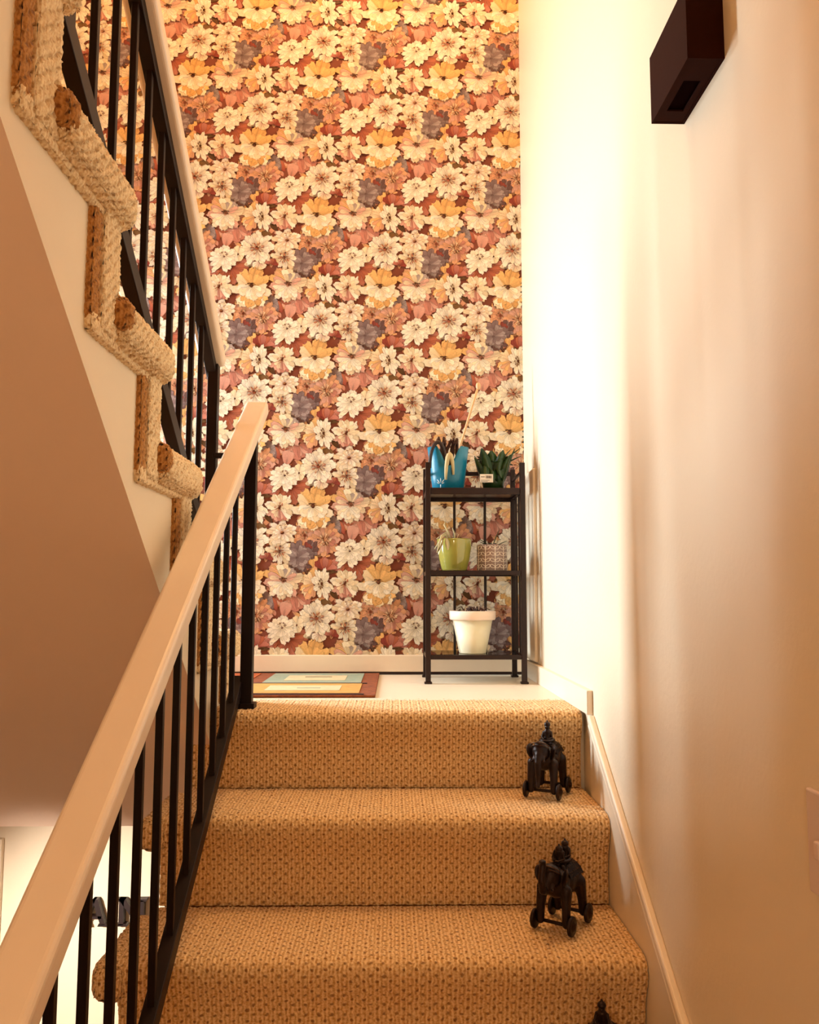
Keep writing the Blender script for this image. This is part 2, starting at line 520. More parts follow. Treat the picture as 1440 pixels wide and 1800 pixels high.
# ------------------------------------------------------------------ wallpaper print
def wallpaper():
    mpp = 0.00036                       # metres per study pixel
    AX = 0.2427                                  # lattice: (AX,-AZ) and (2AX,0)
    AZ = 0.2788
    C = {k: np.array(s2l(v)) for k, v in dict(
        cream=(247, 233, 205), cream2=(238, 216, 178), white=(252, 242, 222), pink=(220, 168, 148), rose=(198, 130, 112),
        rust=(184, 106, 76), red=(146, 64, 52), peach=(226, 168, 128), orange=(238, 188, 120), ochre=(226, 172, 106),
        grey=(170, 152, 148), mauve=(136, 112, 110), mauved=(108, 78, 74), olive=(112, 84, 50), dark=(80, 40, 28), bg=(150, 84, 60), brown=(150, 104, 66)).items()}
    V, Fc, Cc = [], [], []
    NT, NS = 6, 5
    tt = np.array([0.0, 0.22, 0.45, 0.68, 0.87, 1.0])
    wt = np.array([0.22, 0.60, 0.88, 1.0, 0.86, 0.34])
    ss = np.array([-1, -0.82, 0.0, 0.82, 1])
    rg = np.random.default_rng(5)
    idx = np.arange(NT*NS).reshape(NT, NS)
    FQ = np.stack([idx[:-1, :-1], idx[:-1, 1:], idx[1:, 1:], idx[1:, :-1]], -1).reshape(-1, 4)
    state = {'n': 0, 'layer': 0.0}
    def petal(cx, cy, ang, r0, L, W, cb, ct, sq=(1, 1, 0), edge=0.45, streak=0.13):
        t = tt[:, None]; s = ss[None, :]
        bend = rg.normal(0, 0.16)
        ax = r0+L*t+0*s-0.10*L*(s*s)*(t > 0.9)
        ay = W*0.5*wt[:, None]*s+bend*L*t*t
        x = ax*math.cos(ang)-ay*math.sin(ang); y = ax*math.sin(ang)+ay*math.cos(ang)
        k1, k2, ro = sq
        xr = x*math.cos(-ro)-y*math.sin(-ro); yr = x*math.sin(-ro)+y*math.cos(-ro)
        xr = xr*k1; yr = yr*k2
        x = xr*math.cos(ro)-yr*math.sin(ro); y = xr*math.sin(ro)+yr*math.cos(ro)
        f = np.clip(t**0.65+0*s, 0, 1)[..., None]
        col = cb*(1-f)+ct*f
        sm = 1-streak*np.abs(rg.normal(0, 1, (1, NS, 1)))
        em = np.where(np.abs(s) > 0.9, edge, 1.0)[..., None]
        em = np.where((t > 0.95)[..., None], 0.74, em)
        col = np.clip(col*sm*em*(1+rg.normal(0, 0.05)), 0, 0.95)
        state['layer'] += 3.0e-6
        P = np.stack([cx+x, cy+y, np.full_like(x, state['layer'])], -1).reshape(-1, 3)
        V.append(P); Cc.append(np.broadcast_to(col, (NT, NS, 3)).reshape(-1, 3)); Fc.append(FQ+state['n'])
        state['n'] += NT*NS
        if W > 24 and rg.random() < 0.65:
            vein(cx, cy, ang+rg.normal(0, 0.05), r0, L*rg.uniform(0.55, 0.8), W*0.09, cb*0.55, ct*0.72, sq)
    def vein(cx, cy, ang, r0, L, W, cb, ct, sq):
        x = np.array([r0, r0+L*0.5, r0+L, r0+L*0.5]); y = np.array([0, W, 0, -W])
        xx = x*math.cos(ang)-y*math.sin(ang); yy = x*math.sin(ang)+y*math.cos(ang)
        k1, k2, ro = sq
        xr = (xx*math.cos(-ro)-yy*math.sin(-ro))*k1; yr = (xx*math.sin(-ro)+yy*math.cos(-ro))*k2
        xx = xr*math.cos(ro)-yr*math.sin(ro); yy = xr*math.sin(ro)+yr*math.cos(ro)
        state['layer'] += 2.0e-6
        V.append(np.stack([cx+xx, cy+yy, np.full(4, state['layer'])], -1)); Cc.append(np.stack([cb, (cb+ct)/2, ct, (cb+ct)/2]))
        Fc.append(np.array([[0, 1, 2, 3]])+state['n'])
        state['n'] += 4
    def up():
        state['layer'] += 3.0e-5
    def flower(cx, cy, R, n, cols, cb, sq=(1, 1, 0), rings=((1.0, 0.0),), wid=1.0, ecc=0.0, edir=0.0, a0=0.0, a1=2*PI, r0=0.12, edge=0.45):
        R = R*1.03
        if len(rings) == 1 and R > 120:
            rings = (rings[0], (0.72, 0.5))
        for sc, off in rings:
            for k in range(n):
                a = a0+(a1-a0)*(k+off+rg.normal(0, 0.12))/n
                L = R*sc*(1+ecc*math.cos(a-edir))*(1+rg.normal(0, 0.10))
                petal(cx, cy, a, R*r0, L*(1-r0), wid*2*PI*R*sc/n*0.88, C[cb]*0.62+C[cols[k % len(cols)]]*0.14, C[cols[rg.integers(len(cols))]], sq, edge)
        up()
    def eye(cx, cy, R, cols, n=26, sq=(1, 1, 0)):
        R *= 1.15
        for k in range(int(n*1.6)):
            a = rg.uniform(0, 2*PI)
            r = R*math.sqrt(rg.uniform(0.05, 1))
            petal(cx+r*0.6*math.cos(a)*sq[0], cy+r*0.6*math.sin(a)*sq[1], a, 0, R*0.50, R*0.17, C[cols[rg.integers(len(cols))]], C[cols[rg.integers(len(cols))]], sq)
        up()
    def leaf(cx, cy, a, L, W, c1, c2):
        petal(cx, cy, a, 0, L, W, C[c1], C[c2], edge=0.7)
    Dn, Up, Rt, Lf = -PI/2, PI/2, 0.0, PI        # y is up in these coordinates
    # every element: study coordinates relative to the eye of the big orange flower, y up
    def rel(x, y): return (x-870.0, -(y-405.0))
    # background scatter of leaves and stray petals
    for k in range(150):
        leaf(rg.uniform(-680, 680), rg.uniform(-385, 385)+0, rg.uniform(0, 2*PI), rg.uniform(60, 130), rg.uniform(35, 60),
             ['rust', 'olive', 'rose', 'dark', 'pink', 'peach'][k % 6], ['rust', 'rose', 'peach', 'pink', 'brown', 'orange'][(k*7+k//6) % 6])
    up()
    x, y = rel(650, 215)
    flower(x, y, 195, 9, ['rust', 'rose', 'rust'], 'red', a0=-2.9, a1=0.9, wid=0.62)
    x, y = rel(40, 540)
    flower(x, y, 175, 11, ['pink', 'rose', 'rose'], 'rose', wid=1.1)
    eye(x, y, 30, ['dark', 'olive', 'mauved'], 12)
    for (px, py, a, L, W, c1, c2) in ((1270, 770, 1.35, 170, 130, 'rose', 'pink'), (1200, 700, 1.9, 150, 80, 'red', 'rust'), (1190, 520, -0.9, 130, 100, 'red', 'rust'),
                                      (1400, 700, 1.8, 170, 80, 'rose', 'rose'), (1350, 590, 2.6, 120, 60, 'pink', 'rose'), (1150, 720, 1.7, 120, 70, 'mauved', 'mauve')):
        x, y = rel(px, py); leaf(x, y, a, L, W, c1, c2)
    up()
    x, y = rel(1090, 600)
    flower(x, y, 85, 8, ['grey', 'mauve'], 'mauve', wid=1.1)
    for (px, py, a, L, W, c1, c2) in ((470, 590, 2.3, 130, 70, 'dark', 'olive'), (420, 690, 2.2, 150, 80, 'brown', 'olive'), (960, 650, 0.7, 90, 40, 'dark', 'olive'), (720, 600, 0.4, 110, 70, 'red', 'red')):
        x, y = rel(px, py); leaf(x, y, a, L, W, c1, c2)
    up()
    x, y = rel(800, 715)
    flower(x, y, 125, 10, ['peach', 'pink', 'peach'], 'rust', wid=1.1)
    eye(x, y, 40, ['dark', 'brown', 'cream2'], 14)
    x, y = rel(1000, 755)
    flower(x, y, 175, 16, ['peach', 'pink', 'peach', 'rose'], 'brown', rings=((1, 0), (0.7, 0.5)), wid=1.05)
    eye(x, y, 62, ['brown', 'cream2', 'dark', 'peach'], 26)
    # dark red tulip with an orange petal on its left
    x, y = rel(215, 275)
    leaf(x, y, Up, 140, 105, 'ochre', 'orange')
    x, y = rel(330, 290)
    flower(x+90, y, 120, 5, ['rose', 'rust'], 'red', a0=0.1, a1=2.2, wid=0.7)
    for a, c in ((0.5, 'rose'), (2.6, 'red'), (1.0, 'rust'), (2.2, 'red'), (1.9, 'rust'), (1.4, 'rose')):
        petal(x, y, a, 0, 130, 62, C['red'], C[c])
    up()
    for k in range(6):
        leaf(x+rg.uniform(-150, 150), y-20, rg.choice([0.1, PI-0.1])+rg.normal(0, .2), 100, 26, 'dark', 'olive')
    up()
    # grey dahlia
    x, y = rel(725, 925)
    flower(x+70, y+40, 130, 7, ['mauved', 'red', 'mauve'], 'mauved', a0=-0.6, a1=1.4, wid=0.5)
    flower(x, y-35, 165, 10, ['mauved', 'mauve'], 'dark', a0=-2.6, a1=-0.5, wid=0.5)
    flower(x, y+10, 150, 13, ['mauve', 'grey', 'mauve'], 'mauved', wid=1.0)
    flower(x, y-20, 125, 11, ['grey', 'grey', 'mauve'], 'mauve', sq=(1.1, 0.8, 0), wid=0.8, rings=((1, 0), (0.66, .5)), edge=0.5)
    eye(x-10, y+25, 22, ['mauved', 'grey'], 9)
    for k in range(7):
        leaf(x+rg.uniform(-90, 90), y-150+rg.uniform(-25, 15), rg.uniform(-2.6, -0.5), 60, 18, ['dark', 'cream2', 'mauved'][k % 3], ['dark', 'cream', 'olive'][k % 3])
    up()
    # white spider flower and dahlia above it
    x, y = rel(540, 880)
    flower(x, y, 150, 13, ['cream', 'white', 'cream2'], 'brown', wid=0.8)
    eye(x, y, 55, ['brown', 'mauved', 'cream2', 'rust'], 26)
    x, y = rel(570, 690)
    flower(x, y, 150, 14, ['cream', 'cream2', 'white'], 'pink', sq=(1.05, 0.9, 0), rings=((1, 0), (0.7, 0.5), (0.42, 0.2)), wid=0.95)
    eye(x+5, y+60, 34, ['brown', 'grey', 'cream2'], 14)
    x, y = rel(400, 960)
    flower(x, y, 85, 6, ['red', 'rust', 'rose'], 'red', a0=0.3, a1=3.0, wid=0.6)
    x, y = rel(185, 990)
    flower(x, y, 80, 4, ['grey', 'mauve', 'cream2'], 'olive', a0=0.5, a1=2.7, wid=0.6)
    x, y = rel(290, 940)
    flower(x, y, 78, 5, ['white', 'cream2', 'cream'], 'pink', a0=-3.0, a1=-0.2, wid=0.7)
    # big white daisy
    x, y = rel(255, 780)
    flower(x, y, 178, 14, ['white', 'cream', 'white'], 'cream2', wid=0.95)
    flower(x, y, 168, 13, ['white', 'white', 'cream'], 'brown', wid=0.80, a0=0.2, a1=2*PI+0.2)
    eye(x, y, 66, ['brown', 'rust', 'cream2', 'mauve'], 34)
    # white ruffled flower
    x, y = rel(590, 105)
    flower(x+140, y+30, 80, 7, ['cream', 'cream2'], 'cream2', wid=1.0)
    flower(x, y-10, 165, 16, ['white', 'cream', 'white'], 'cream2', sq=(1.0, 0.86, 0.5), wid=1.0, ecc=0.12, edir=-2.0)
    flower(x-5, y+5, 110, 12, ['white', 'cream', 'white'], 'cream2', sq=(1.0, 0.8, 0.4), wid=0.9, edge=0.7)
    eye(x-5, y+32, 40, ['olive', 'brown', 'mauve'], 14, (1.1, 0.6, 0))
    # cream flower, pink below
    x, y = rel(540, 430)
    flower(x, y, 155, 9, ['pink', 'rose', 'cream2'], 'rose', a0=-2.5, a1=-0.2, wid=0.55)
    flower(x, y+10, 140, 11, ['cream', 'white', 'cream2'], 'cream2', a0=-0.9, a1=3.6, wid=0.8, rings=((1, 0), (0.62, 0.5)))
    eye(x-5, y+8, 44, ['brown', 'rust', 'cream2'], 18)
    # narrow white daisy with a peach left side
    x, y = rel(300, 435)
    flower(x-60, y, 170, 8, ['peach', 'orange', 'cream2'], 'peach', a0=1.7, a1=4.7, wid=0.55)
    flower(x+5, y, 160, 14, ['white', 'cream', 'white'], 'cream2', sq=(0.62, 1.0, 0.18), rings=((1, 0), (0.8, 0.5)), wid=0.9)
    eye(x-6, y, 50, ['dark', 'olive', 'brown'], 20, (0.5, 1.0, 0.2))
    # pinkish open flower
    x, y = rel(1265, 395)
    flower(x, y, 195, 5, ['orange', 'peach'], 'orange', a0=1.9, a1=3.0, wid=0.35)
    flower(x, y, 165, 5, ['grey', 'cream2', 'cream'], 'cream2', a0=0.5, a1=2.0, wid=0.42)
    flower(x, y, 190, 12, ['pink', 'cream2', 'pink', 'cream'], 'pink', a0=2.7, a1=6.9, wid=0.75)
    flower(x-5, y-20, 140, 8, ['cream', 'white', 'cream2'], 'white', a0=3.4, a1=6.0, wid=0.55)
    eye(x, y+5, 40, ['dark', 'olive', 'dark'], 16, (1.1, 0.55, -0.5))
    # big orange flower
    x, y = rel(880, 430)
    flower(x, y+10, 195, 10, ['orange', 'orange', 'ochre'], 'orange', a0=-0.1, a1=2.7, wid=0.62, edge=0.78)
    flower(x, y-20, 215, 10, ['cream2', 'orange', 'cream'], 'orange', a0=2.6, a1=6.5, wid=0.72, edge=0.7)
    flower(x, y-40, 185, 7, ['ochre', 'orange', 'cream'], 'ochre', a0=3.7, a1=5.6, wid=0.5)
    flower(x, y+10, 150, 8, ['cream', 'white', 'cream2'], 'cream2', a0=3.2, a1=6.2, wid=0.62, edge=0.75)
    eye(x-8, y+25, 44, ['dark', 'dark', 'olive'], 16, (1.1, 0.4, 0.1))
    V = np.concatenate(V); Cc = np.concatenate(Cc); Fc = np.concatenate(Fc)
    V[:, :2] *= mpp
    # the eye of one orange flower is at study pixel (870,405) -> world x,z on the wall
    ox, oz = OX, OZ
    x0, x1, z0, z1 = XLW, XW, 0.066, 2.80
    VV, CC, FF, n = [], [], [], 0
    fc = V[Fc].mean(1)
    for j in range(-8, 9):
        for i in range(-6, 7):
            dx = ox+2*AX*i+AX*(j % 2); dz = oz+AZ*j
            px = V[:, 0]+dx; pz = V[:, 1]+dz
            if px.max() < x0 or px.min() > x1 or pz.max() < z0 or pz.min() > z1:
                continue
            gx = fc[:, 0]+dx; gz = fc[:, 1]+dz
            keep = (gx > x0-0.01) & (gx < x1+0.01) & (gz > z0-0.01) & (gz < z1+0.01)
            if not keep.any():
                continue
            f = Fc[keep]
            used, inv = np.unique(f, return_inverse=True)
            P = np.c_[np.clip(px[used], x0, x1), D-0.0004-V[used, 2], np.clip(pz[used], z0, z1)]
            VV.append(P); CC.append(Cc[used]); FF.append(inv.reshape(f.shape)+n); n += len(used)
    VV = np.concatenate(VV); CC = np.concatenate(CC); FF = np.concatenate(FF)
    m = bpy.data.materials.new('floral_print')
    m.use_nodes = True
    nt = m.node_tree
    b = nt.nodes['Principled BSDF']
    b.inputs['Roughness'].default_value = 0.6
    b.inputs['Specular IOR Level'].default_value = 0.2
    at = nt.nodes.new('ShaderNodeVertexColor')
    at.layer_name = 'print'
    tc = nt.nodes.new('ShaderNodeTexCoord')
    nz = nt.nodes.new('ShaderNodeTexNoise')
    nz.inputs['Scale'].default_value = 260
    nt.links.new(tc.outputs['Object'], nz.inputs['Vector'])
    mr = nt.nodes.new('ShaderNodeMapRange')
    mr.inputs['To Min'].default_value = 0.84
    mr.inputs['To Max'].default_value = 1.24
    nt.links.new(nz.outputs['Fac'], mr.inputs['Value'])
    mx = nt.nodes.new('ShaderNodeVectorMath')
    mx.operation = 'SCALE'
    nt.links.new(at.outputs[0], mx.inputs[0])
    nt.links.new(mr.outputs[0], mx.inputs['Scale'])
    nt.links.new(mx.outputs[0], b.inputs['Base Color'])
    o = pydata('floral_wallpaper', VV, FF, m, wb, smooth=False)
    ca_ = o.data.color_attributes.new('print', 'FLOAT_COLOR', 'POINT')
    ca_.data.foreach_set('color', np.c_[CC, np.ones(len(CC))].astype(np.float32).ravel())
    o['kind'] = 'stuff'
    o['label'] = 'wallpaper printed with cream, orange, pink and grey painted flowers'
    print('wallpaper faces', len(FF))
OX, OZ = -0.0609, 0.8938
wallpaper()

# ------------------------------------------------------------------ trim
bb = struct(box('baseboard_back', XLW, XW, D-0.016, D, 0.010, 0.070, M['white'], None, 0.003))
box('shoe_shade', XLW, XW, D-0.014, D, 0.0, 0.010, M['gapshade'], bb)  # dark strip standing in for the shade under the raised baseboard
struct(box('baseboard_right', 0.466, XW, 2.022, D-0.016, 0.0, 0.058, M['white'], None, 0.002))
# sloping skirt board with moulded cap along the right wall
def sk(y): return -0.005-0.66*(2.0-y)
SKY0 = 0.45
t1 = struct(prism('trim_1', [(SKY0, sk(SKY0)-0.018), (2.018, sk(2.018)-0.018), (2.018, -0.55), (SKY0, ZF)], 0.4715, XW, M['white']))
beam('skirt_cap', (0.4735, SKY0, sk(SKY0)-0.012), (0.4735, 2.018, sk(2.018)-0.012), 0.016, 0.018, M['white'], t1, 0.005, 3)
beam('skirt_bead', (0.4705, SKY0, sk(SKY0)-0.030), (0.4705, 2.018, sk(2.018)-0.030), 0.008, 0.010, M['white'], t1, 0.003, 2)
# flat white panel on the right wall beside the plant rack
pn = struct(box('trim_2', XW-0.012, XW, 2.772, D-0.017, 0.064, 0.716, M['white'], None, 0.004))
# casing of a door in the lower room
tr = struct(box('trim_3', -1.325, -1.240, YLW-0.022, YLW, ZF, -0.485, M['white'], None, 0.004))
dl = struct(box('door_2', -2.05, -1.325, YLW-0.01, YLW, ZF, -0.555, M['door'], None, 0.002))

# ------------------------------------------------------------------ lower flight
st = empty('staircase', (0, 0, 0), 'beige loop-carpeted straight stairs rising to the tiled landing', 'stairs')
for k in range(7):
    z = -k*R_
    y = Y1-k*G_
    fine = k < 4
    back = 2.345 if k == 0 else y+G_-0.004
    prof = [(y, z-R_-0.001), (y, z-0.11), (y-0.006, z-0.080), (y-0.018, z-0.055), (y-0.028, z-0.026), (y-0.014, z+0.001), (y+0.05, z), (back-0.01, z), (back, z-0.002 if k else z-0.004)]
    o = carpet_sheet('carpet_step', prof, XR, XL, M['carpet'], st, 0.0034 if fine else 0.012, 0.0026 if fine else 0.0, flip=False)
    if k > 0:
        carpet_block('tread_end', -0.552, XL+0.02, y-0.034, y+G_-0.03, z-0.074, z, 0.028, M['carpet'], st, 0.0045 if fine else 0.012, 0.0035 if fine else 0.0)
    box('step_core', XL+0.01, XR-0.002, y+0.008, y+G_+0.01 if k else y+0.10, (z-R_-0.02) if k < 6 else ZF, z-0.006, M['corem'], st)

# ------------------------------------------------------------------ upper flight
us = empty('staircase', (0, 0, 0), 'upper stairs with white open stringer and carpet wrapped over the tread ends', 'stairs')
UY = lambda k: 2.30-(k-1)*0.2525     # riser plane of the k-th upper riser (faces the end wall)
pts = [(2.298, 0.0)]
for k in range(1, 8):
    pts += [(UY(k)-0.004, (k-1)*R_+(-0.006 if k > 1 else 0.0)), (UY(k)-0.004, k*R_-0.006)]
pts += [(UY(7)-0.02, UPF-0.006), (UY(7)-0.02, soffit_z(UY(7)-0.02)), (2.506, ZU), (2.506, -0.001), (2.31, -0.001)]
def dedupe(p):
    q = [p[0]]
    for a in p[1:]:
        if math.dist(a, q[-1]) > 1e-4:
            q.append(a)
    return q
bm = bmesh.new()
pts = dedupe(pts)
a = [bm.verts.new((XLW+0.003, y, z)) for y, z in pts]
b = [bm.verts.new((XS, y, z)) for y, z in pts]
bm.faces.new(a)
bm.faces.new(b[::-1])
for i in range(len(pts)):
    bm.faces.new((a[i], a[(i+1) % len(pts)], b[(i+1) % len(pts)], b[i]))
ob = build('stringer', bm, M['stringer'], us)
ob.data.materials.append(M['soffit'])
for p in ob.data.polygons:
    if p.normal.z < -0.3 and abs(p.normal.x) < 0.3:
        p.material_index = 1
for k in range(1, 8):
    z = k*R_
    y = UY(k)
    nxt = UY(k+1) if k < 7 else y-0.06
    prof = [(y, z-R_+0.002), (y, z-0.09), (y+0.024, z-0.05), (y+0.030, z-0.012), (y, z), (nxt, z)]
    carpet_sheet('carpet_step', prof, XLW+0.004, XS-0.02, M['carpet_up'], us, 0.010, 0.0, flip=True)
    if k < 7:
        carpet_block('tread_end', XS-0.06, -0.420, nxt-0.012, y+0.030, z-0.076, z+0.003, 0.030, M['carpet_up'], us, 0.0036, 0.0040)
        carpet_block('brown_end', XS-0.05, -0.4185, nxt-0.016, nxt+0.030, z-0.060, z+0.0045, 0.026, M['carpet_cut'], us, 0.0045, 0.004)  # browner carpet over the near end of each tread end
        # thin lip of carpet folded on to the stringer under the tread end
        carpet_block('carpet_lip', XS-0.01, XS+0.012, nxt-0.104, y-0.02, z-0.086, z-0.052, 0.008, M['carpet_up'], us, 0.0045, 0.003)
    # wrap of the riser carpet round the stringer, with its brown cut edge
    zb = (k-1)*R_-0.075 if k > 1 else 0.0
    carpet_block('riser_wrap', XS-0.02, XS+0.016, y-0.074, y+0.004, zb, z-0.06, 0.012, M['carpet_up'], us, 0.004, 0.0035)
    carpet_block('carpet_cut_edge', XS-0.01, XS+0.011, y-0.106, y-0.070, zb+0.004, z-0.078, 0.010, M['carpet_cut'], us, 0.004, 0.003)

# ------------------------------------------------------------------ railings
def zrail(y): return 0.357+0.665*(y-1.57)           # top of the lower handrail
lr = empty('stair_railing', (-0.385, 2.15, 0), 'dark metal stair railing with wide ivory handrail along the lower stairs', 'railing')
def railpart(name, p0, p1, w_, h_, m, parent, bev=0.0015, seg=2, smooth=False):
    o = beam(name, p0, p1, w_, h_, m, None, bev, seg, smooth)
    o.parent = parent
    o.matrix_parent_inverse = Matrix.Translation(-Vector(parent.location))
    return o
XH = -0.385
ang = math.atan(0.665)
th = 0.038
def below(f, y, d): return f(y)-d/math.cos(ang)
railpart('handrail', (XH, 0.25, below(zrail, 0.25, th/2)), (XH, 2.285, below(zrail, 2.285, th/2)), 0.062, th, M['rail'], lr, 0.009, 4)
railpart('rail_plate', (XH-0.004, 0.25, below(zrail, 0.25, th+0.005)), (XH-0.004, 2.16, below(zrail, 2.16, th+0.005)), 0.028, 0.008, M['black'], lr)
def zbar(y): return -0.055+0.659*(y-2.007)           # lower edge of the bottom bar
XB = -0.400
railpart('bottom_bar', (XB, 0.62, zbar(0.62)+0.019), (XB, 2.165, zbar(2.165)+0.019), 0.026, 0.032, M['black'], lr)
y = 1.875
while y > 0.66:
    railpart('baluster', (XB, y, zbar(y)+0.02), (XB, y, below(zrail, y, th+0.004)), 0.0125, 0.0125, M['black'], lr, 0.001, 1)
    y -= 0.1065
railpart('baluster', (XB, 1.975, zbar(1.975)+0.02), (XB, 1.975, below(zrail, 1.975, th+0.004)), 0.0125, 0.0125, M['black'], lr, 0.001, 1)
railpart('baluster', (XB, 2.075, zbar(2.075)+0.02), (XB, 2.075, below(zrail, 2.075, th+0.004)), 0.0125, 0.0125, M['black'], lr, 0.001, 1)
railpart('newel_post', (-0.376, 2.15, 0.0), (-0.376, 2.15, below(zrail, 2.15, th+0.002)), 0.030, 0.030, M['black'], lr)
railpart('base_plate', (-0.376, 2.15, 0.0), (-0.376, 2.15, 0.014), 0.046, 0.046, M['black'], lr)
railpart('tie_bar', (-0.478, 2.155, 0.651), (-0.385, 2.155, 0.651), 0.012, 0.014, M['black'], lr)

ur = empty('stair_railing', (-0.49, 2.17, 0.19), 'dark metal railing with ivory handrail climbing the upper stairs', 'railing')
def zup(y): return 1.437-0.74*(y-1.507)
ang = math.atan(0.74)
XU = -0.490
railpart('handrail', (XU, 0.75, below(zup, 0.75, th/2)), (XU, 2.19, below(zup, 2.19, th/2)), 0.066, th, M['rail'], ur, 0.009, 4)
railpart('rail_plate', (XU, 0.75, below(zup, 0.75, th+0.013)), (XU, 2.18, below(zup, 2.18, th+0.013)), 0.026, 0.026, M['black'], ur)
def zub(y): return 1.105-0.73*(y-1.139)
railpart('bottom_bar', (XU, 0.75, zub(0.75)+0.02), (XU, 2.165, zub(2.165)+0.02), 0.026, 0.036, M['black'], ur)
y = 2.045
while y > 0.8:
    railpart('baluster', (XU, y, zub(y)+0.02), (XU, y, below(zup, y, th+0.02)), 0.0125, 0.0125, M['black'], ur, 0.001, 1)
    y -= 0.0970
railpart('newel_post', (XU+0.006, 2.17, 0.192), (XU+0.006, 2.17, below(zup, 2.17, th)), 0.027, 0.027, M['black'], ur)

# ------------------------------------------------------------------ rug on the landing
rg_ = empty('rug', (-0.37, 2.66, 0.0), 'small woven mat with brown border and teal and ochre bands on landing', 'rug')
def rugbox(name, x0, x1, y0, y1, z0, z1, m, bev=0.002):
    o = box(name, x0, x1, y0, y1, z0, z1, m, None, bev)
    o.parent = rg_
    o.matrix_parent_inverse = Matrix.Translation(-Vector(rg_.location))
    return o
rugbox('rug_border', -0.90, -0.052, 2.355, 3.010, 0.001, 0.007, M['rugb'])
rugbox('woven_band', -0.42, -0.105, 2.670, 2.985, 0.006, 0.0085, M['rugt'], 0)
rugbox('woven_band', -0.36, -0.16, 2.74, 2.90, 0.007, 0.0092, M['rugl'], 0)
rugbox('woven_band', -0.45, -0.100, 2.400, 2.652, 0.006, 0.0085, M['rugy'], 0)
rugbox('woven_band', -0.38, -0.16, 2.46, 2.59, 0.007, 0.0092, M['rugl'], 0)
rugbox('woven_band', -0.88, -0.47, 2.42, 2.985, 0.006, 0.0085, M['rugo'], 0)
rugbox('woven_stripe', -0.46, -0.085, 2.652, 2.670, 0.006, 0.0090, M['rugd'], 0)
rugbox('woven_stripe', -0.46, -0.085, 2.366, 2.384, 0.006, 0.0090, M['rugd'], 0)
rugbox('woven_stripe', -0.30, -0.21, 2.84, 2.852, 0.008, 0.0098, M['rugd'], 0)
rugbox('woven_stripe', -0.29, -0.22, 2.515, 2.527, 0.008, 0.0098, M['rugt'], 0)

# ------------------------------------------------------------------ plant rack
SX0, SX1, SY0, SY1 = 0.111, 0.424, 2.715, 2.935
rk = empty('plant_rack', (0.2675, 2.825, 0.0), 'dark metal three-tier rack of potted plants in the landing corner', 'shelf')
def rkpart(fn, *a, **kw):
    o = fn(*a, **kw)
    o.parent = rk
    o.matrix_parent_inverse = Matrix.Translation(-Vector(rk.location))
    return o
ps = 0.0085
for x in (SX0, SX1):
    for y in (SY0, SY1):
        p = rkpart(box, 'post', x-ps, x+ps, y-ps, y+ps, 0.006, 0.725 if y == SY0 else 0.735, M['shelfm'], None, 0.0015)
        f = rkpart(box, 'foot', x-ps-0.004, x+ps+0.004, y-ps-0.004, y+ps+0.004, 0.0, 0.007, M['shelfm'], None, 0.002)
for z in (0.640, 0.366, 0.092):
    for y in (SY0, SY1):
        rkpart(box, 'shelf_rail', SX0+ps, SX1-ps, y-0.006, y+0.006, z-0.022 if z > 0.6 else z-0.014, z, M['shelfm'], None, 0.001)
    for x in (SX0, SX1):
        rkpart(box, 'side_rail', x-0.006, x+0.006, SY0+ps, SY1-ps, z-0.014, z, M['shelfm'], None, 0.001)
    if z > 0.6:
        rkpart(box, 'shelf_board', SX0+0.008, SX1-0.008, SY0+0.006, SY1-0.006, z-0.010, z+0.001, M['shelfm'], None, 0.001)
    else:
        rkpart(box, 'shelf_board', SX0+0.008, SX1-0.008, SY0+0.006, SY1-0.006, z-0.005, z+0.001, M['shelfglass'], None, 0.0008)
rkpart(box, 'back_rail', SX0+ps, SX1-ps, SY1-0.005, SY1+0.005, 0.712, 0.726, M['shelfm'], None, 0.001)
for x in (SX0, SX1):
    rkpart(box, 'guard_rail', x-0.004, x+0.004, SY0+ps, SY1-ps, 0.690, 0.700, M['shelfm'], None, 0.001)
for x in (0.214, 0.323):
    rkpart(box, 'back_rod', x-0.0045, x+0.0045, SY1-0.0045, SY1+0.0045, 0.085, 0.712, M['shelfm'], None, 0.001)
for y in (2.79, 2.86):
    rkpart(box, 'side_rod', SX1-0.004, SX1+0.004, y-0.004, y+0.004, 0.085, 0.630, M['shelfm'], None, 0.001)
    rkpart(box, 'side_rod', SX0-0.003, SX0+0.003, y-0.003, y+0.003, 0.085, 0.630, M['shelfm'], None, 0.001)

def thing(name, loc, label, cat, group=None, rz=0):
    return empty(name, loc, label, cat, group, rz)

# teal tote with strap handles, top shelf
tt_ = thing('garden_tote', (0.183, 2.795, 0.6415), 'teal tote planter with dark strap loop and white sprout mark, on rack', 'planter')
tt_.scale = (1.08, 1.0, 1.22)
bm = bmesh.new()
n = 40
rings = []
for (zz, rr, wall) in ((0, 0.040, 0), (0.002, 0.047, 0), (0.04, 0.052, 0), (0.075, 0.056, 1), (0.118, 0.062, 2), (0.118, 0.059, 2), (0.075, 0.053, 1), (0.006, 0.045, 0), (0.006, 0.0005, 0)):
    ring = []
    for k in range(n):
        a = 2*PI*k/n
        ca2 = abs(math.cos(a))
        hh = zz
        if wall == 2:
            hh = 0.064+0.056*min(1, max(0, (ca2-0.15)/0.42))**0.8
        elif wall == 1:
            hh = 0.052+0.023*min(1, ca2*1.6)
        ring.append(bm.verts.new((rr*math.cos(a)*1.06, rr*math.sin(a)*0.80, hh)))
    rings.append(ring)
for i in range(len(rings)-1):
    for k in range(n):
        bm.faces.new((rings[i][k], rings[i][(k+1) % n], rings[i+1][(k+1) % n], rings[i+1][k]))
build('bucket', bm, M['teal'], tt_, True)
bm = bmesh.new()
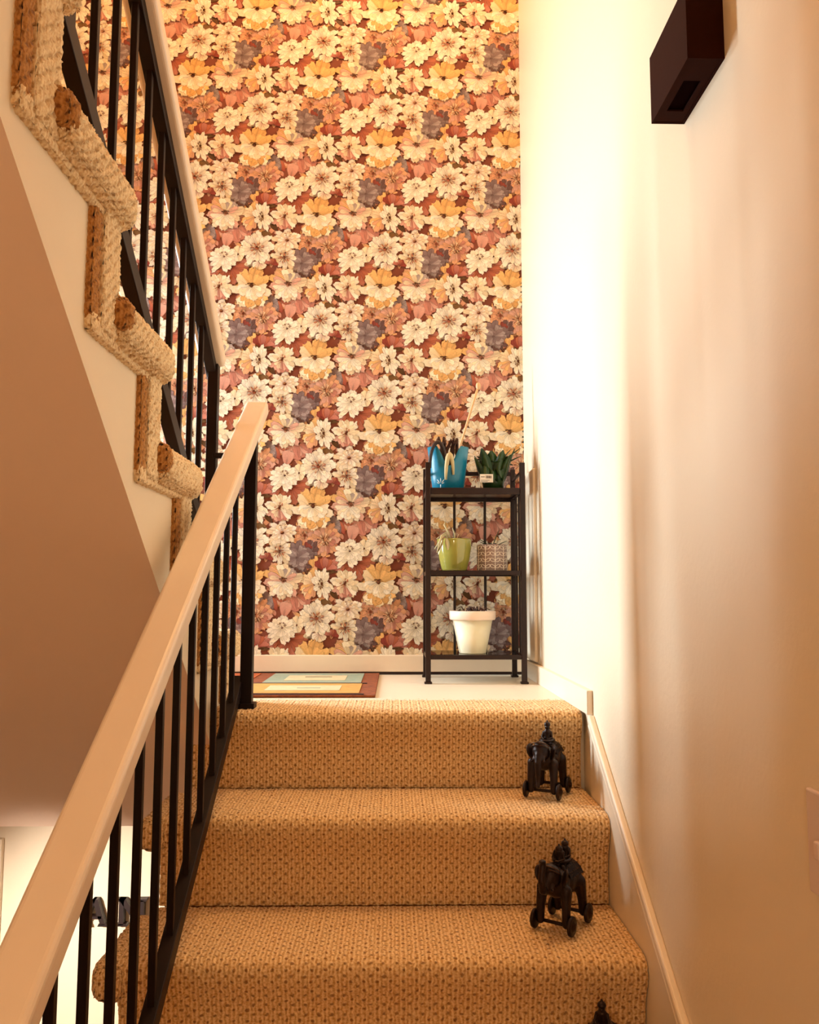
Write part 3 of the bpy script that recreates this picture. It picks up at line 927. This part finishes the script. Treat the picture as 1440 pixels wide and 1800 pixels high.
add_tube(bm, [(-0.052+0.000*q, -0.030, 0.045+0.0*q) if False else (-0.034+0.026*math.cos(a), -0.040-0.004*math.sin(a), 0.058+0.072*max(0, math.sin(a))) for q, a in enumerate(np.linspace(PI, 0, 15))], 0.0055, 8)
build('strap_loop', bm, M['tealdark'], tt_, True)
bm = bmesh.new()
add_tube(bm, [(0.002+0.012*math.cos(a), -0.047, 0.025+0.07*max(0, math.sin(a))) for a in np.linspace(PI, 0.2, 12)], [0.006*math.sin(x)+0.002 for x in np.linspace(0.3, 2.9, 12)], 8)
build('curled_tag', bm, M['dry'], tt_, True)
bm = bmesh.new()
for a, L in ((PI/2, 0.017), (PI/2+0.7, 0.017), (PI/2-0.7, 0.017), (PI/2+1.2, 0.012), (PI/2-1.2, 0.012)):
    add_tube(bm, [(-0.026+0.004*math.cos(a), -0.0425, 0.013+0.004*math.sin(a)), (-0.026+L*0.6*math.cos(a), -0.0432, 0.013+L*0.6*math.sin(a)), (-0.026+L*math.cos(a), -0.0436, 0.013+L*math.sin(a))], [0.0006, 0.0015, 0.0004], 6)
add_tube(bm, [(-0.026, -0.0410, 0.003), (-0.026, -0.0425, 0.012)], 0.0012, 6)
build('sprout_mark', bm, M['whitemark'], tt_, True)
bm = bmesh.new()
rr_ = random.Random(3)
for k in range(9):
    x0_ = rr_.uniform(-0.03, 0.04); a = rr_.uniform(-0.8, 0.8)
    add_tube(bm, [(x0_, 0.0, 0.07), (x0_+0.012*a, 0.0, 0.115), (x0_+0.03*a, -0.01, 0.135+0.015*rr_.random()), (x0_+0.045*a, -0.015, 0.128)], [0.004, 0.006, 0.005, 0.001], 5)
build('dried_foliage', bm, M['drydark'], tt_, True)
d = tag(tube('garden_stake', [(0.212, 2.80, 0.70), (0.222, 2.806, 0.785), (0.280, 2.82, 0.975), (0.288, 2.822, 1.000)], [0.004, 0.0042, 0.0042, 0.0042], M['stick']), 'pale wooden stake leaning out of the teal tote', 'stake')
bm = bmesh.new()
add_lathe(bm, [(0.0001, -0.014), (0.006, -0.011), (0.0085, -0.003), (0.0085, 0.004), (0.006, 0.011), (0.0001, 0.014)], 16, (0.291, 2.8225, 1.012))
build('knob', bm, M['stick'], d, True)

# leafy green plant with a barcode label, top shelf
def leaf_mesh(bm, base, d, L, W, curl=0.3, seg=6, thick=0.0008):
    base = Vector(base); d = Vector(d).normalized()
    s = d.cross(Vector((0, 0, 1)))
    if s.length < 0.05:
        s = Vector((1, 0, 0))
    s.normalize()
    nrm = s.cross(d)
    rows = []
    for i in range(seg+1):
        t = i/seg
        p = base+d*L*t-nrm*0-Vector((0, 0, 1))*curl*L*t*t
        ww = W*0.5*math.sin(PI*min(0.98, 0.08+0.9*t))**0.8
        rows.append([bm.verts.new(p-s*ww+nrm*ww*0.25), bm.verts.new(p), bm.verts.new(p+s*ww+nrm*ww*0.25), bm.verts.new(p-nrm*thick*1.5)])
    for i in range(seg):
        a, b = rows[i], rows[i+1]
        bm.faces.new((a[0], a[1], b[1], b[0])); bm.faces.new((a[1], a[2], b[2], b[1]))
        bm.faces.new((a[3], a[0], b[0], b[3])); bm.faces.new((a[2], a[3], b[3], b[2]))
gp = thing('potted_plant', (0.338, 2.80, 0.6415), 'dark green leafy plant in green pot with white barcode label', 'plant')
lathe('pot', [(0.0001, 0), (0.034, 0), (0.038, 0.03), (0.043, 0.075), (0.045, 0.078), (0.045, 0.086), (0.042, 0.086), (0.041, 0.074), (0.0001, 0.072)], M['greenpot'], gp)
for k, a in enumerate((-2.75, -2.2, -1.75, -1.2, -0.7, -0.2, 0.5, 1.6, 2.6)):
    bm = bmesh.new()
    leaf_mesh(bm, (0.040*math.cos(a), 0.036*math.sin(a), 0.022+0.008*(k % 3)), (0.34*math.cos(a), 0.25*math.sin(a), 1.0), 0.098+0.012*(k % 2), 0.052, -0.02 if k % 2 else 0.05)
    build('leaf', bm, M['green'], gp, True)
rr_ = random.Random(12)
for k in range(16):
    a = 2*PI*k/16+rr_.uniform(-.2, .2)
    bm = bmesh.new()
    up_ = rr_.uniform(0.2, 1.3)
    leaf_mesh(bm, (0.02*math.cos(a), 0.02*math.sin(a), 0.072), (math.cos(a), math.sin(a), up_+0.6), rr_.uniform(0.06, 0.085), 0.042, 0.35)
    build('leaf', bm, M['green'], gp, True)
for (dx, dy, dz, L, W) in ((0.80, -0.1, 0.85, 0.122, 0.022), (0.62, 0.1, 0.95, 0.105, 0.020), (1.0, -0.2, 0.7, 0.102, 0.022), (0.3, 0.0, 1.0, 0.078, 0.016), (-0.3, 0.1, 1.0, 0.082, 0.014)):
    bm = bmesh.new()
    leaf_mesh(bm, (0.012*dx, 0.01*dy, 0.07), (dx, dy, dz), L, W, 0.1)
    build('spiky_leaf', bm, M['green'], gp, True)
tube('flower_bud', [(0.000, -0.012, 0.08), (0.000, -0.016, 0.11), (0.001, -0.018, 0.122), (0.001, -0.018, 0.132)], [0.002, 0.003, 0.005, 0.0015], M['bud'], gp)
for k in range(3):        # drooping leaves lying over the pot front
    bm = bmesh.new()
    leaf_mesh(bm, ((-0.03+0.022*k), -0.040, 0.082), (-0.1+0.12*k, -0.35, -1), 0.07-0.01*k, 0.030, -0.02)
    build('leaf', bm, M['green'], gp, True)
lb = box('barcode_label', -0.052, -0.008, -0.0645, -0.0635, 0.020, 0.048, M['labelw'], gp, 0.0004)
bm = bmesh.new()
x_ = -0.032
rr_ = random.Random(4)
while x_ < -0.014:
    wd = rr_.choice((0.0008, 0.0014, 0.0022))
    add_box(bm, x_, x_+wd, -0.0651, -0.0644, 0.034, 0.043)
    x_ += wd+rr_.choice((0.0008, 0.0014))
add_box(bm, -0.049, -0.036, -0.0651, -0.0644, 0.038, 0.040)
add_box(bm, -0.049, -0.020, -0.0651, -0.0644, 0.027, 0.0280)
add_box(bm, -0.049, -0.026, -0.0651, -0.0644, 0.023, 0.0240)
build('barcode', bm, M['ink'], lb)

# lime glazed pot, middle shelf
lp = thing('plant_pot', (0.203, 2.795, 0.3675), 'glossy lime-green round pot with pale dried leaves hanging out', 'pot')
lathe('pot', [(0.0001, 0), (0.040, 0), (0.0435, 0.006), (0.052, 0.040), (0.0575, 0.075), (0.0590, 0.100), (0.0588, 0.1075), (0.0555, 0.1075), (0.0545, 0.09), (0.050, 0.075), (0.0001, 0.074)], M['lime'], lp)
lathe('soil', [(0.052, 0.088), (0.03, 0.092), (0.0001, 0.093)], M['soil'], lp)
rr_ = random.Random(21)
for (pts_) in ([(-0.02, -0.02, 0.09), (-0.030, -0.04, 0.128), (-0.046, -0.058, 0.115), (-0.056, -0.062, 0.080), (-0.062, -0.06, 0.058)],
               [(-0.015, -0.02, 0.09), (-0.036, -0.045, 0.120), (-0.050, -0.060, 0.100), (-0.070, -0.060, 0.070)],
               [(-0.01, 0, 0.09), (-0.02, -0.01, 0.13), (-0.034, -0.01, 0.155), (-0.030, -0.01, 0.168)],
               [(0.0, 0, 0.09), (0.002, 0, 0.125), (-0.006, 0, 0.146)], [(-0.03, 0, 0.09), (-0.045, 0, 0.12), (-0.06, 0.0, 0.108)]):
    tube('dried_stem', pts_, [0.0022]+[0.0034]*(len(pts_)-2)+[0.0012], M['dry'], lp, 6)
for b0, dd, L, W in (((-0.04, -0.056, 0.108), (-0.3, -0.2, -1), 0.06, 0.022), ((-0.03, -0.055, 0.108), (0.1, -0.2, -1), 0.042, 0.018)):
    bm = bmesh.new()
    leaf_mesh(bm, b0, dd, L, W, 0.0)
    build('dried_leaf', bm, M['dry'], lp, True)

# taupe pot with pale stem-and-leaf pattern, middle shelf
tp = thing('plant_pot', (0.331, 2.795, 0.3675), 'taupe cylindrical pot with pale stem-and-leaf outlines and a small succulent', 'pot')
PR, PH = 0.0505, 0.088
lathe('pot', [(0.0001, 0), (PR-0.003, 0), (PR, 0.003), (PR, PH-0.002), (PR-0.002, PH), (PR-0.004, PH), (PR-0.005, PH-0.02), (0.0001, PH-0.02)], M['taupe'], tp, 48)
lathe('soil', [(PR-0.005, PH-0.012), (0.0001, PH-0.010)], M['soil'], tp)
def on_cyl(s, z, dr=0.0): return ((PR+dr)*math.sin(s/PR), -(PR+dr)*math.cos(s/PR), z)
for col_ in range(-4, 5):
    s0 = col_*0.0330+0.0045
    bm = bmesh.new()
    add_tube(bm, [on_cyl(s0, 0.002, 0.0003), on_cyl(s0, PH*0.5, 0.0003), on_cyl(s0, PH-0.003, 0.0003)], 0.0011, 5)
    build('stem_line', bm, M['cream'], tp)
    for row in range(4):
        z0_ = 0.006+row*0.0208
        for sd in (-1, 1):
            bm = bmesh.new()
            loop = []
            for q in range(15):
                a = 2*PI*q/14
                u_ = 0.0078*(1-math.cos(a))
                v_ = 0.0066*math.sin(a)*(0.55+0.45*(u_/0.0156))
                loop.append(on_cyl(s0+sd*(0.0004+u_), z0_+0.006+0.30*u_+v_, 0.0003))
            add_tube(bm, loop, 0.0009, 5, False)
            build('leaf_outline', bm, M['cream'], tp)
rr_ = random.Random(9)
for k in range(13):
    a = rr_.uniform(0, 2*PI)
    bm = bmesh.new()
    leaf_mesh(bm, (0.015*math.cos(a), 0.015*math.sin(a), PH-0.012), (math.cos(a), math.sin(a), rr_.uniform(0.4, 1.5)), rr_.uniform(0.03, 0.05), 0.014, 0.3)
    build('succulent_leaf', bm, mat('succulent_%d' % k, ((96, 74, 62) if k % 2 else (70, 78, 48)), 0.5, noise=0.3), tp, True)
for dx, dz, L in ((0.35, 1.0, 0.075), (0.8, 0.5, 0.06), (-0.7, 0.6, 0.055), (1.0, 0.12, 0.05)):
    bm = bmesh.new()
    leaf_mesh(bm, (0, 0, PH-0.012), (dx, -0.1, dz), L, 0.010, 0.1)
    build('succulent_leaf', bm, M['green'], tp, True)

# white flower pot, bottom shelf
wp = thing('plant_pot', (0.264, 2.80, 0.0935), 'white-painted tapered flower pot with chipped rim on the glass bottom shelf', 'pot')
lathe('pot', [(0.0001, 0), (0.044, 0), (0.0455, 0.002), (0.0675, 0.112), (0.0665, 0.112), (0.060, 0.110), (0.060, 0.10), (0.0001, 0.10)], M['potwhite'], wp, 48)
lathe('rim', [(0.0660, 0.109), (0.0745, 0.110), (0.0775, 0.113), (0.0785, 0.138), (0.0770, 0.140), (0.071, 0.140), (0.069, 0.136), (0.067, 0.112)], M['potchip'], wp, 48)
lathe('soil', [(0.068, 0.128), (0.03, 0.133), (0.0001, 0.134)], M['soil'], wp)
rr_ = random.Random(31)
for k in range(26):
    a = rr_.uniform(0, 2*PI); r0_ = rr_.uniform(0, 0.05)
    p0 = Vector((r0_*math.cos(a), r0_*math.sin(a), 0.130))
    b_ = rr_.uniform(0, 2*PI); L = rr_.uniform(0.012, 0.03)
    p1 = p0+Vector((math.cos(b_)*L*0.6, math.sin(b_)*L*0.6, L*0.8))
    p2 = p1+Vector((math.cos(b_)*L*0.6, math.sin(b_)*L*0.6, -L*0.25))
    tube('dry_twig', [p0, p1, p2], [0.0016, 0.0022, 0.001], M['drydark'], wp, 5)
box('plant_tag', -0.052, -0.032, -0.01, -0.009, 0.130, 0.158, M['shelfglass'], wp, 0.0003)

# ------------------------------------------------------------------ wheeled elephants
def remeshed(name, bm, voxel, smooth=6):
    me = bpy.data.meshes.new('tmp')
    bm.to_mesh(me)
    bm.free()
    o = bpy.data.objects.new('tmp', me)
    COL.objects.link(o)
    md = o.modifiers.new('r', 'REMESH')
    md.mode = 'VOXEL'
    md.voxel_size = voxel
    s = o.modifiers.new('s', 'SMOOTH')
    s.factor = 0.5
    s.iterations = smooth
    dg = bpy.context.evaluated_depsgraph_get()
    res = bpy.data.meshes.new_from_object(o.evaluated_get(dg))
    res.name = name
    bpy.data.objects.remove(o)
    bpy.data.meshes.remove(me)
    res.materials.clear()
    return res

def ell(bm, c, r, rot=(0, 0, 0)):
    from mathutils import Euler
    mt = Matrix.Translation(c) @ Euler(rot).to_matrix().to_4x4() @ Matrix.Diagonal((*r, 1))
    bmesh.ops.create_uvsphere(bm, u_segments=20, v_segments=14, radius=1.0, matrix=mt)

def limb(bm, pts, rs, seg=12):
    add_tube(bm, pts, rs, seg)
    for p, r in zip(pts, rs):
        ell(bm, p, (r, r, r))

def elephant(name, loc, rz, label, trunk_up, riders, sc=1.0):
    """faces -Y in its own frame; wheels stand on z = 0"""
    t = empty(name, loc, label, 'figurine', 'wheeled bronze elephants on the stairs', rz)
    t.scale = (sc, sc, sc)
    bm = bmesh.new()
    ell(bm, (0, 0.008, 0.092), (0.031, 0.046, 0.033))
    ell(bm, (0, 0.036, 0.090), (0.029, 0.026, 0.034))
    ell(bm, (0, -0.026, 0.094), (0.028, 0.026, 0.031))
    ell(bm, (0, -0.050, 0.112), (0.0205, 0.022, 0.024))         # head
    ell(bm, (0, -0.056, 0.128), (0.014, 0.014, 0.010))          # crown
    for s in (-1, 1):
        limb(bm, [(s*0.026, -0.034, 0.082), (s*0.028, -0.040, 0.050), (s*0.0285, -0.042, 0.020)], [0.0125, 0.0095, 0.0085])
        limb(bm, [(s*0.024, 0.036, 0.082), (s*0.0275, 0.042, 0.050), (s*0.0285, 0.044, 0.020)], [0.0145, 0.0100, 0.0085])
        ell(bm, (s*0.027, -0.040, 0.110), (0.0045, 0.015, 0.019), (0.15, s*0.25, s*0.55))   # ears
        limb(bm, [(s*0.012, -0.064, 0.102), (s*0.015, -0.074, 0.092), (s*0.015, -0.082, 0.094)], [0.0035, 0.003, 0.0022], 8)  # tusks
    if trunk_up:
        limb(bm, [(0, -0.066, 0.106), (0, -0.078, 0.092), (0.000, -0.088, 0.094), (0, -0.093, 0.112), (0, -0.090, 0.132), (0, -0.086, 0.144)],
             [0.0100, 0.0090, 0.0082, 0.0075, 0.0068, 0.0066])
        ell(bm, (0, -0.089, 0.150), (0.0075, 0.0085, 0.004))
    else:
        limb(bm, [(0, -0.066, 0.106), (0, -0.074, 0.088), (0, -0.076, 0.066), (0.0, -0.074, 0.048), (0, -0.079, 0.036)], [0.0105, 0.0090, 0.0075, 0.0064, 0.0052])
    limb(bm, [(0, 0.060, 0.100), (0, 0.067, 0.085), (0, 0.066, 0.060)], [0.004, 0.003, 0.003], 8)     # tail
    link('body', remeshed('elephant_body', bm, 0.0021, 4), M['bronze'], t, True)
    # saddle cloth with rows of studs
    bm = bmesh.new()
    n1, n2 = 18, 12
    grid = []
    for i in range(n1+1):
        a = -1.25+2.5*i/n1
        grid.append([bm.verts.new((0.0335*math.sin(a), -0.018+0.060*j/n2, 0.0925+0.0365*math.cos(a)-0.004*math.cos(PI*j/n2)**2)) for j in range(n2+1)])
    for i in range(n1):
        for j in range(n2):
            bm.faces.new((grid[i][j], grid[i+1][j], grid[i+1][j+1], grid[i][j+1]))
    bmesh.ops.solidify(bm, geom=list(bm.faces), thickness=0.002)
    sc_ = build('saddle_cloth', bm, M['bronze'], t, True)
    bm = bmesh.new()
    for a in (-1.2, -0.9, -0.6, -0.3, 0.3, 0.6, 0.9, 1.2):
        for j in range(7):
            bmesh.ops.create_icosphere(bm, subdivisions=1, radius=0.0013, matrix=Matrix.Translation((0.0352*math.sin(a), -0.014+0.052*j/6, 0.0925+0.0372*math.cos(a)-0.002)))
    o = build('studs', bm, M['bronze2'], sc_, True)
    o['kind'] = 'stuff'
    # harness lines over the brow
    bm = bmesh.new()
    for dz in (0, 0.006):
        add_tube(bm, [(0.0225*math.sin(a), -0.052-0.016*math.cos(a), 0.118+dz+0.012*math.cos(a)) for a in np.linspace(-1.4, 1.4, 13)], 0.0012, 5)
    build('head_harness', bm, M['bronze2'], t, True)
    # seat ring
    bm = bmesh.new()
    add_tube(bm, [(0.0155*math.cos(a), 0.004+0.022*math.sin(a), 0.1315) for a in np.linspace(0, 2*PI, 25)], 0.0032, 8, False)
    build('seat_ring', bm, M['bronze'], t, True)
    for (ry, rh) in riders:
        bm = bmesh.new()
        z0 = 0.124
        limb(bm, [(0, ry, z0), (0, ry, z0+0.016), (0, ry, z0+0.026)], [0.0090, 0.0078, 0.0085])
        ell(bm, (0, ry-0.001, z0+rh-0.011), (0.0062, 0.0066, 0.0075))
        limb(bm, [(0, ry, z0+0.026), (0, ry, z0+rh-0.014)], [0.0042, 0.0040])
        ell(bm, (0, ry-0.0075, z0+rh-0.011), (0.0012, 0.0016, 0.0016))
        for s in (-1, 1):
            limb(bm, [(s*0.0090, ry, z0+0.025), (s*0.0125, ry-0.004, z0+0.013), (s*0.006, ry-0.012, z0+0.010)], [0.0034, 0.0028, 0.0024], 8)
            limb(bm, [(s*0.006, ry-0.002, z0+0.002), (s*0.014, ry-0.012, z0), (s*0.017, ry-0.012, z0-0.014)], [0.0048, 0.004, 0.0034], 8)
        rd = link('rider', remeshed('rider_body', bm, 0.0012, 3), M['bronze'], t, True)
        bm = bmesh.new()
        add_lathe(bm, [(0.0001, 0.0), (0.0072, 0.0), (0.0078, 0.002), (0.0070, 0.006), (0.004, 0.0085), (0.0022, 0.0095), (0.0020, 0.0120), (0.0001, 0.0135)], 18, (0, ry, z0+rh-0.008))
        build('cap', bm, M['bronze'], rd, True)
    for y in (-0.042, 0.044):
        bm = bmesh.new()
        add_tube(bm, [(-0.045, y, 0.0195), (0.045, y, 0.0195)], 0.0036, 10)
        build('axle', bm, M['bronze'], t, True)
        for s in (-1, 1):
            bm = bmesh.new()
            mt = Matrix.Translation((s*0.040, y, 0.0195)) @ Matrix.Rotation(s*PI/2, 4, 'Y')
            add_lathe(bm, [(0.0001, -0.004), (0.008, -0.004), (0.0165, -0.0035), (0.0193, -0.002), (0.0195, 0.000), (0.0190, 0.003), (0.0165, 0.0045), (0.013, 0.0042), (0.010, 0.0050), (0.006, 0.0085), (0.0001, 0.0095)], 28, (0, 0, 0), mt)
            build('wheel', bm, M['bronze'], t, True)
    return t

def heading(dx, dy): return math.atan2(dx, -dy)
elephant('elephant_figurine', (0.368, 2.026, -R_+0.002), heading(-0.040, -0.080), 'bronze wheeled elephant with lowered trunk and one rider, on the step below the landing', False, [(0.008, 0.049)], 0.98)
elephant('elephant_figurine', (0.342, 1.742, -2*R_+0.002), heading(-0.056, -0.079), 'bronze wheeled elephant with raised trunk and two riders, on the next step down', True, [(-0.008, 0.036), (0.022, 0.040)], 0.98)
elephant('elephant_figurine', (0.355, 1.475, -3*R_+0.002), heading(-0.03, -0.08), 'bronze wheeled elephant of which only the capped rider shows above the edge', False, [(0.004, 0.045)], 0.98)

# ------------------------------------------------------------------ wall sconce, switch, letters
sn = empty('wall_sconce', (XW, 1.213, 1.07), 'dark brown box-shaped wall sconce on the plain cream wall', 'lamp')
def at_parent(o, p):
    o.parent = p
    o.matrix_parent_inverse = Matrix.Translation(-Vector(p.location))
    return o
bm = bmesh.new()
x0_, x1_, y0_, y1_, z0_, z1_ = 0.426, XW, 1.128, 1.298, 1.070, 1.186
t_ = 0.004
for a in ((x0_, x0_+t_, y0_, y1_, z0_, z1_), (x0_+t_, x1_, y0_, y0_+t_, z0_, z1_), (x0_+t_, x1_, y1_-t_, y1_, z0_, z1_), (x1_-t_, x1_, y0_+t_, y1_-t_, z0_, z1_)):
    add_box(bm, *a)
at_parent(build('housing', bm, M['sconce'], None), sn)
bm = bmesh.new()
for a in ((x0_+t_, x1_-t_, y0_+t_, y0_+0.055, z0_+0.001, z0_+0.004), (x0_+t_, x1_-t_, y1_-0.035, y1_-t_, z0_+0.001, z0_+0.004), (x0_+t_, x0_+0.014, y0_+0.055, y1_-0.035, z0_+0.001, z0_+0.004), (x1_-0.014, x1_-t_, y0_+0.055, y1_-0.035, z0_+0.001, z0_+0.004)):
    add_box(bm, *a)
at_parent(build('bottom_frame', bm, M['sconce'], None), sn)
at_parent(box('lens', x0_+0.012, x1_-0.012, y0_+0.05, y1_-0.03, z0_+0.006, z0_+0.009, M['sconce_in']), sn)

sw = empty('light_switch', (XW, 0.93, 0.01), 'pale plastic light switch plate on the plain cream wall', 'switch')
at_parent(box('plate', XW-0.007, XW, 0.893, 0.970, -0.046, 0.070, M['plate'], None, 0.003, 3), sw)
at_parent(box('toggle', XW-0.018, XW-0.006, 0.925, 0.935, 0.000, 0.020, M['plate'], None, 0.002), sw)
for z in (-0.030, 0.050):
    bm = bmesh.new()
    add_lathe(bm, [(0.0001, 0), (0.003, 0), (0.003, 0.001), (0.0001, 0.0015)], 12, (0, 0, 0), Matrix.Translation((XW-0.007, 0.932, z)) @ Matrix.Rotation(-PI/2, 4, 'Y'))
    at_parent(build('screw', bm, M['black'], None, True), sw)

def letter(name, polys, x, z, wdt, hgt, label):
    bm = bmesh.new()
    y0, y1 = YLW-0.028, YLW-0.004
    for poly in polys:
        a = [bm.verts.new((x+px*wdt, y0, z+pz*hgt)) for px, pz in poly]
        b = [bm.verts.new((x+px*wdt, y1, z+pz*hgt)) for px, pz in poly]
        bm.faces.new(a); bm.faces.new(b[::-1])
        for i in range(len(poly)):
            bm.faces.new((a[i], a[(i+1) % len(poly)], b[(i+1) % len(poly)], b[i]))
    add_box(bm, x+0.45*wdt, x+0.55*wdt, y1-0.002, YLW, z+0.35*hgt, z+0.4*hgt)
    return tag(build(name, bm, M['letter']), label, 'letter', 'dark letters on the lower wall')
A_ = [[(0.40, 1.0), (0.60, 1.0), (0.90, 0.07), (0.72, 0.07)], [(0.40, 1.0), (0.52, 1.0), (0.22, 0.07), (0.12, 0.07)], [(0.24, 0.28), (0.76, 0.28), (0.76, 0.38), (0.24, 0.38)],
      [(0.62, 0.0), (1.0, 0.0), (0.98, 0.09), (0.66, 0.09)], [(0.0, 0.0), (0.32, 0.0), (0.29, 0.09), (0.03, 0.09)]]
N_ = [[(0.10, 0.05), (0.26, 0.05), (0.26, 0.95), (0.10, 0.95)], [(0.78, 0.0), (0.90, 0.0), (0.90, 0.95), (0.78, 0.95)], [(0.08, 1.0), (0.30, 1.0), (0.90, 0.0), (0.74, 0.0)],
      [(0.0, 0.0), (0.38, 0.0), (0.34, 0.09), (0.04, 0.09)], [(0.66, 1.0), (1.0, 1.0), (0.98, 0.91), (0.70, 0.91)], [(0.0, 1.0), (0.30, 1.0), (0.26, 0.91), (0.02, 0.91)]]
letter('wall_letter', A_, -0.980, -0.750, 0.084, 0.082, 'dark serif letter A fixed to the bright lower wall')
letter('wall_letter', N_, -0.872, -0.750, 0.096, 0.082, 'dark serif letter N fixed to the bright lower wall')

# ------------------------------------------------------------------ lamp fixtures (outside the frame; pendant and spot are added for fill)
cl = empty('ceiling_lamp', (-0.05, 2.15, ZC), 'round globe lamp under the stairwell ceiling', 'lamp')
at_parent(lathe('canopy', [(0.0001, 0), (0.07, 0), (0.07, -0.02), (0.02, -0.03), (0.02, -0.10), (0.0001, -0.10)], M['black'], None, 24, (-0.05, 2.15, ZC)), cl)
at_parent(lathe('globe', [(0.02, -0.09), (0.07, -0.11), (0.09, -0.16), (0.07, -0.21), (0.0001, -0.225)], M['bulb'], None, 24, (-0.05, 2.15, ZC)), cl)
cl2 = empty('fill_pendant', (-0.30, -1.30, UPF-0.3), 'globe pendant added for fill light in the lower hall', 'lamp')
at_parent(lathe('canopy', [(0.0001, 0), (0.05, 0), (0.05, -0.015), (0.004, -0.02), (0.004, -0.40), (0.03, -0.41), (0.03, -0.43), (0.0001, -0.43)], M['black'], None, 24, (-0.30, -1.30, UPF-0.3)), cl2)
at_parent(lathe('globe', [(0.028, -0.43), (0.07, -0.45), (0.095, -0.52), (0.095, -0.55), (0.07, -0.62), (0.0001, -0.645)], M['pane'], None, 24, (-0.30, -1.30, UPF-0.3)), cl2)
dn = empty('fill_spotlight', (-1.25, 1.70, soffit_z(1.70)), 'dark spot lamp added under the soffit to brighten the lower wall', 'lamp')
at_parent(tube('drop_rod', [(-1.25, 1.70, soffit_z(1.70)-0.005), (-1.25, 1.70, -0.26)], 0.006, M['black']), dn)
SLP = Matrix.Translation((-1.25, 1.70, -0.30)) @ Vector((0.40, 1.05, -0.70)).to_track_quat('-Z', 'Y').to_matrix().to_4x4()
for nm, prof, mm in (('shade', [(0.012, 0.095), (0.030, 0.085), (0.038, 0.015), (0.042, -0.045), (0.040, -0.045), (0.035, 0.015), (0.012, 0.080)], M['black']), ('lens', [(0.034, 0.055), (0.0001, 0.055)], M['bulb2'])):
    bm = bmesh.new()
    add_lathe(bm, prof, 24, (0, 0, 0), SLP)
    at_parent(build(nm, bm, mm, None, True), dn)
